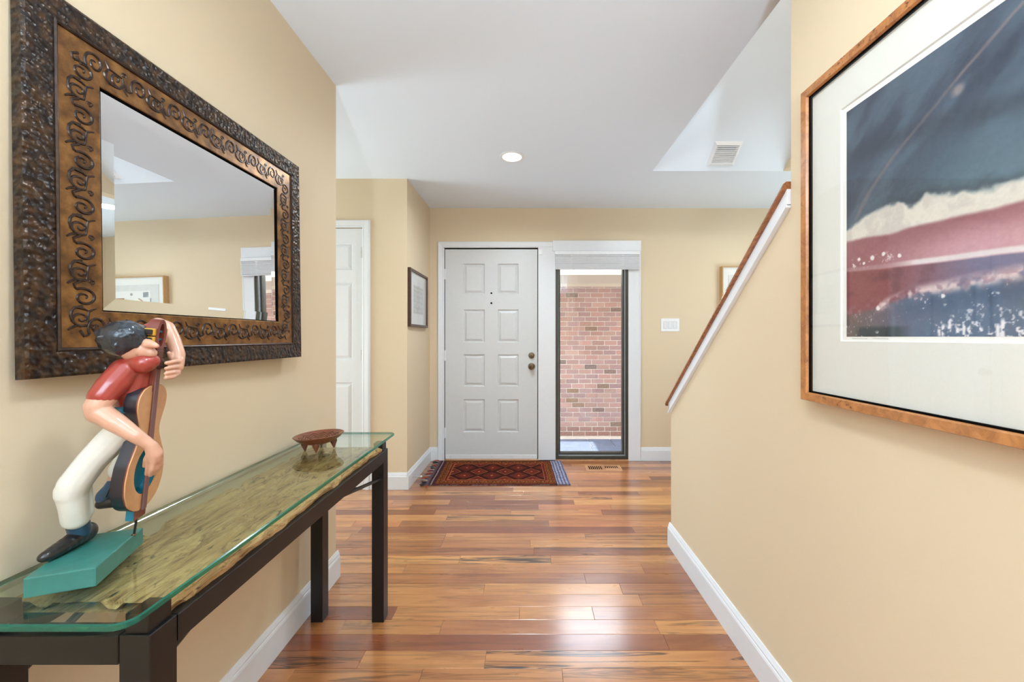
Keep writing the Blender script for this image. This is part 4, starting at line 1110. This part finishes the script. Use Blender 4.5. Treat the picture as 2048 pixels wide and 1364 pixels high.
# base block
cf, crr, cl_, = Vector((-0.7527, 0.6925)), Vector((-0.8112, 0.8384)), Vector((-0.8382, 0.6595)); cb = crr+cl_-cf
MB().prism([(q.x-FO.x, q.y-FO.y) for q in (cf, crr, cb, cl_)], 'z', 0.0003, 0.0342).build('base', 'teal', fg_, bevel=0.0025, seg=2)
pp = lambda *a: P3(*a)
# trousers
tr = MB()
chain(tr, [(pp(262, 838, .785), .0255), (pp(252, 856, .78), .0275), (pp(225, 880, .768), .0255), (pp(184, 922, .752), .0235), (pp(150, 966, .738), .0235), (pp(142, 985, .737), .0225)])
chain(tr, [(pp(142, 980, .737), .0225), (pp(148, 1012, .744), .0205), (pp(152, 1036, .752), .0205)])
capsule(tr, pp(170, 975, .755), .010, pp(172, 1025, .762), .0115)
capsule(tr, pp(130, 1000, .735), .012, pp(136, 1048, .745), .008)
chain(tr, [(pp(258, 858, .80), .030), (pp(278, 882, .845), .027), (pp(262, 905, .862), .0225), (pp(240, 940, .862), .0195)])
fused('trousers', tr, 'white_paint', fg_, 0.002)
# belt
bt = MB(); chain(bt, [(pp(236, 820, .765), .0080), (pp(252, 821, .760), .0080), (pp(264, 821, .763), .0080)])
capsule(bt, pp(264, 826, .785), .0262, pp(265, 818, .785), .0262)
fused('belt', bt, 'blue_paint', fg_, 0.002)
# shirt
sh = MB()
chain(sh, [(pp(268, 806, .785), .0275), (pp(262, 775, .782), .031), (pp(268, 742, .785), .031), (pp(280, 722, .79), .0245)])
chain(sh, [(pp(252, 742, .768), .0255), (pp(225, 770, .745), .0235), (pp(206, 792, .733), .0215)])
chain(sh, [(pp(285, 722, .80), .022), (pp(302, 690, .825), .017), (pp(300, 660, .84), .015)])
chain(sh, [(pp(262, 726, .775), .016), (pp(288, 728, .768), .018), (pp(302, 722, .775), .014)])
fused('shirt', sh, 'shirt', fg_, 0.002)
# skin: head, neck, arms and hands as one body
sk_ = MB()
rgt = Vector((0.72, 0.69, 0)); fwd = Vector((-0.69, 0.72, 0)); up_ = Vector((0, 0, 1))
ellipsoid(sk_, pp(272, 690, .775), (rgt*.027, fwd*.028, up_*.034))
capsule(sk_, pp(292, 702, .772), .0165, pp(303, 706, .772), .009)
chain(sk_, [(pp(296, 688, .768), .010), (pp(307, 690, .766), .0065), (pp(313, 692, .766), .0045)])
capsule(sk_, pp(278, 700, .778), .022, pp(276, 728, .785), .022)
# near arm
chain(sk_, [(pp(216, 782, .738), .0195), (pp(196, 812, .727), .0195), (pp(198, 826, .727), .0185)])
chain(sk_, [(pp(198, 824, .727), .0185), (pp(232, 846, .728), .0165), (pp(272, 872, .734), .0125), (pp(300, 890, .745), .0098)])
chain(sk_, [(pp(302, 892, .746), .0105), (pp(310, 908, .752), .0125), (pp(310, 918, .754), .011)])
for a_, b_, c_ in (((300, 918, .75), (297, 934, .755), (294, 948, .765)), ((307, 922, .75), (305, 938, .752), (301, 950, .76)), ((314, 920, .756), (313, 936, .758), (309, 946, .765)), ((318, 914, .76), (320, 928, .763), (317, 938, .768)), ((300, 906, .748), (293, 918, .752), (290, 932, .762))):
    chain(sk_, [(pp(*a_), .0056), (pp(*b_), .0050), (pp(*c_), .0040)])
# far arm over the guitar neck
chain(sk_, [(pp(302, 664, .84), .0135), (pp(316, 648, .85), .0135), (pp(334, 655, .85), .0135), (pp(346, 680, .848), .0135), (pp(356, 708, .84), .0125), (pp(356, 726, .832), .0110)])
chain(sk_, [(pp(357, 722, .832), .0105), (pp(352, 734, .825), .0125)])
for k_, yy in enumerate((723, 734, 744, 753)):
    chain(sk_, [(pp(356, min(yy, 746), .822), .0050), (pp(345, yy+1, .805), .0045), (pp(333-k_*0.5, yy+3, .79), .0038)])
chain(sk_, [(pp(350, 722, .83), .0055), (pp(342, 714, .826), .005), (pp(338, 706, .822), .004)])
# bare ankle of the raised leg
ank = MB(); capsule(ank, pp(238, 945, .862), .0150, pp(234, 956, .862), .0150)
fused('ankle', ank, 'skin', fg_, 0.0018, 2)
fused('body', sk_, 'skin', fg_, 0.00155, 3)
# hair
hm = MB()
ellipsoid(hm, pp(249, 677, .766), (rgt*.0385, fwd*.040, up_*.0345))
hr_ = random.Random(8)
for i in range(90):
    th, ph = hr_.uniform(0, 2*PI), math.asin(hr_.uniform(-0.8, 1))
    c_ = pp(249, 677, .766)+rgt*.034*math.cos(ph)*math.cos(th)+fwd*.037*math.cos(ph)*math.sin(th)+up_*.030*math.sin(ph)
    capsule(hm, c_, hr_.uniform(.0045, .0065), c_+Vector((hr_.uniform(-.005, .005), hr_.uniform(-.005, .005), hr_.uniform(-.005, .003))), .004, 10)
fused('hair', hm, 'hair', fg_, 0.002, 2)
# shoes and socks
zb = 0.7602+0.0342
def gp(x, y, z):
    return Vector((x, y, z))
s1 = MB()
chain(s1, [(pp(152, 1036, .755), .0165), (pp(160, 1062, .765), .0165)])
fused('sock', s1, 'sock', fg_, 0.002)
s2 = MB(); tx, ty, hx_, hy_ = -0.857, 0.712, -0.866, 0.785
for t, rw, rz in ((0, .0115, .0105), (0.12, .013, .0115), (0.25, .014, .0125), (0.4, .0145, .014), (0.55, .0145, .0155), (0.7, .0145, .0175), (0.82, .014, .018), (0.94, .0135, .018)):
    cx, cy = tx+(hx_-tx)*t, ty+(hy_-ty)*t
    ellipsoid(s2, (cx, cy, zb+rz+0.0005), (Vector((1, 0, 0))*rw, Vector((0, 1, 0))*.017, up_*rz))
chain(s2, [(gp(-.862, .752, zb+.017), .0135), (gp(-.864, .768, zb+.026), .0145)])
fused('shoe', s2, 'black_paint', fg_, 0.0018)
s3 = MB(); chain(s3, [(pp(236, 960, .862), .0155), (pp(226, 980, .860), .0185), (pp(216, 992, .858), .020)])
capsule(s3, pp(236, 975, .862), .016, pp(240, 990, .864), .018)
so3 = fused('sock', s3, 'sock', fg_, 0.002)
st3 = MB()
for q in range(5):
    st3.tube([pp(226+q*5, 962, .842)-FO, pp(212+q*8.5, 995, .838)-FO], 0.0012, 5)
st3.build('sock_stripes', 'black_paint', so3)
s4 = MB(); chain(s4, [(pp(203, 1008, .848), .0105), (pp(222, 1003, .852), .0135), (pp(246, 1000, .858), .0135)])
chain(s4, [(pp(203, 1006, .862), .0100), (pp(224, 1001, .868), .0130), (pp(248, 998, .872), .0125)])
fused('shoe', s4, 'black_paint', fg_, 0.0018)
# guitar (local frame: x width, y length, z out of the front)
gb, gt = P3(284, 1016, .80), P3(323, 640, .795)
ly = (gt-gb).normalized(); nz_ = Vector((0.97, 0.24, 0)); nz_ = (nz_-ly*nz_.dot(ly)).normalized(); lx = ly.cross(nz_)
GM = Matrix(((lx.x, ly.x, nz_.x, gb.x-FO.x), (lx.y, ly.y, nz_.y, gb.y-FO.y), (lx.z, ly.z, nz_.z, gb.z-FO.z), (0, 0, 0, 1)))
GL = (gt-gb).length
out = []
hwp = [(0.0, 0.012), (0.006, 0.028), (0.02, 0.043), (0.045, 0.053), (0.07, 0.055), (0.10, 0.050), (0.125, 0.038), (0.148, 0.028), (0.165, 0.027), (0.185, 0.034), (0.205, 0.041), (0.222, 0.0415), (0.236, 0.036), (0.245, 0.025), (0.249, 0.010)]
tt = np.linspace(0, 0.249, 60); hh = np.interp(tt, [a for a, _ in hwp], [b for _, b in hwp])
kern = np.ones(3)/3; hh[2:-2] = np.convolve(hh, kern, 'same')[2:-2]
right_ = [(float(h_), float(t)) for t, h_ in zip(tt, hh)]
outline = right_+[(-x, y) for x, y in right_[::-1]]
hole = [(0.002+0.036*math.cos(a), 0.078+0.048*math.sin(a)) for a in np.linspace(0, 2*PI, 40, endpoint=False)]
def filled(polys, depth, name, mat, parent, z):
    cu = bpy.data.curves.new('tmp', 'CURVE'); cu.dimensions = '2D'; cu.fill_mode = 'BOTH'; cu.extrude = depth/2
    for pl_ in polys:
        sp_ = cu.splines.new('POLY'); sp_.points.add(len(pl_)-1); sp_.use_cyclic_u = True
        for q, (x, y) in zip(sp_.points, pl_):
            q.co = (x, y, 0, 1)
    o = bpy.data.objects.new('tmp', cu); COL.objects.link(o)
    dg = bpy.context.evaluated_depsgraph_get(); dg.update()
    me = bpy.data.meshes.new_from_object(o.evaluated_get(dg)); bpy.data.objects.remove(o); bpy.data.curves.remove(cu)
    me.transform(Matrix.Translation((0, 0, z))); me.materials.clear()
    return link(name, me, mat, parent)
T = 0.019
gtr = filled([outline, hole], T, 'guitar', 'guitar_side', fg_, -T/2-0.0025); gtr.matrix_local = GM
gtr['label'] = 'small painted guitar with huge sound hole'
filled([outline, hole], 0.003, 'front_board', 'guitar_top', gtr, -0.001)
filled([[(x*1.015, (y-0.12)*1.008+0.12) for x, y in outline], [(x*1.0, y) for x, y in outline]], 0.0016, 'binding', 'guitar_neck', gtr, -0.0028)
filled([outline], 0.003, 'back_board', 'guitar_side', gtr, -T-0.003)
filled([[(x*1.0, y) for x, y in hole]], 0.001, 'box_interior', 'blue_paint', gtr, -T-0.0008)
hl_ = MB(); nh = len(hole)
hl_.add([(x, y, -0.003) for x, y in hole]+[(x, y, -T) for x, y in hole]+[(0.002+(x-.002)*.985, .078+(y-.078)*.985, -0.003) for x, y in hole]+[(0.002+(x-.002)*.985, .078+(y-.078)*.985, -T) for x, y in hole],
        [(2*nh+i, 2*nh+(i+1) % nh, 3*nh+(i+1) % nh, 3*nh+i) for i in range(nh)])
hl_.build('hole_lining', 'blue_paint', gtr)
MB().box(-0.0065, 0.0065, -0.002, GL-0.07, 0.0012, 0.0045).build('string_band', 'fretboard', gtr, bevel=0.0012)
nk = MB()
nk.add([(-0.009, 0.235, -0.019), (0.009, 0.235, -0.019), (0.009, 0.235, 0.001), (-0.009, 0.235, 0.001), (-0.008, 0.275, -0.016), (0.008, 0.275, -0.016), (0.008, 0.275, 0.004), (-0.008, 0.275, 0.004),
        (-0.0095, GL-0.06, -0.014), (0.0095, GL-0.06, -0.014), (0.0095, GL-0.06, 0.005), (-0.0095, GL-0.06, 0.005)],
       [(0, 3, 2, 1), (0, 1, 5, 4), (1, 2, 6, 5), (2, 3, 7, 6), (3, 0, 4, 7), (4, 5, 9, 8), (5, 6, 10, 9), (6, 7, 11, 10), (7, 4, 8, 11), (8, 9, 10, 11)])
nk.build('neck', 'guitar_neck', gtr, bevel=0.002)
for q in range(12):
    y = 0.275+q*0.0036+0.006
    bx('fret', 'brass', gtr, -0.0085, 0.0085, y, y+0.0008, 0.0046, 0.0056)
hd_out = [(0.0155*math.cos(a), GL-0.032+0.033*math.sin(a)) for a in np.linspace(0, 2*PI, 36, endpoint=False)]
hd_in = [(0.0075*math.cos(a), GL-0.030+0.023*math.sin(a)) for a in np.linspace(0, 2*PI, 28, endpoint=False)]
hs = filled([hd_out, hd_in], 0.018, 'headstock', 'guitar_neck', gtr, -0.006)
hs2 = filled([[(x*1.0, (y-(GL-0.030))*1.0+GL-0.030) for x, y in hd_in]], 0.002, 'headstock_slot', 'yellow_paint', gtr, -0.0065)
for q, yy in enumerate((GL-0.024, GL-0.040)):
    MB().lathe([(0, -0.012), (0.0026, -0.012), (0.0026, 0.012), (0, 0.012)], (0, yy, -0.003), (1, 0, 0), 10).build('tuner_roller', 'blue_paint', gtr)
    for sx in (-1, 1):
        bx('tuner_plate', 'yellow_paint', gtr, sx*0.0175-0.003, sx*0.0175+0.003, yy-0.0068, yy+0.0068, -0.016, 0.002, bevel=0.001)
        bx('tuner_key', 'black_paint', gtr, sx*0.021-0.003, sx*0.021+0.003, yy-0.005, yy+0.005, -0.013, -0.001, bevel=0.001)
bx('tailpiece', 'blue_paint', gtr, -0.015, 0.015, -0.020, 0.006, -T+0.001, -0.004, bevel=0.001)
bx('tailpiece_cap', 'guitar_neck', gtr, -0.015, 0.015, -0.019, 0.006, -0.0045, -0.0015, bevel=0.0006)
rod0, rod1 = Vector((-0.799, 0.806, zb-0.002))-FO, P3(273, 1036, .80)-FO
MB().tube([rod0, rod1], 0.0022, 8).build('support_rod', 'black_paint', fg_)
MB().lathe([(0, 0), (0.0045, 0), (0.0035, 0.003), (0, 0.0035)], (rod0.x, rod0.y, zb-FO.z), seg=12).build('rod_collar', 'brass', fg_)
print('planks', npl, 'bricks', nb)
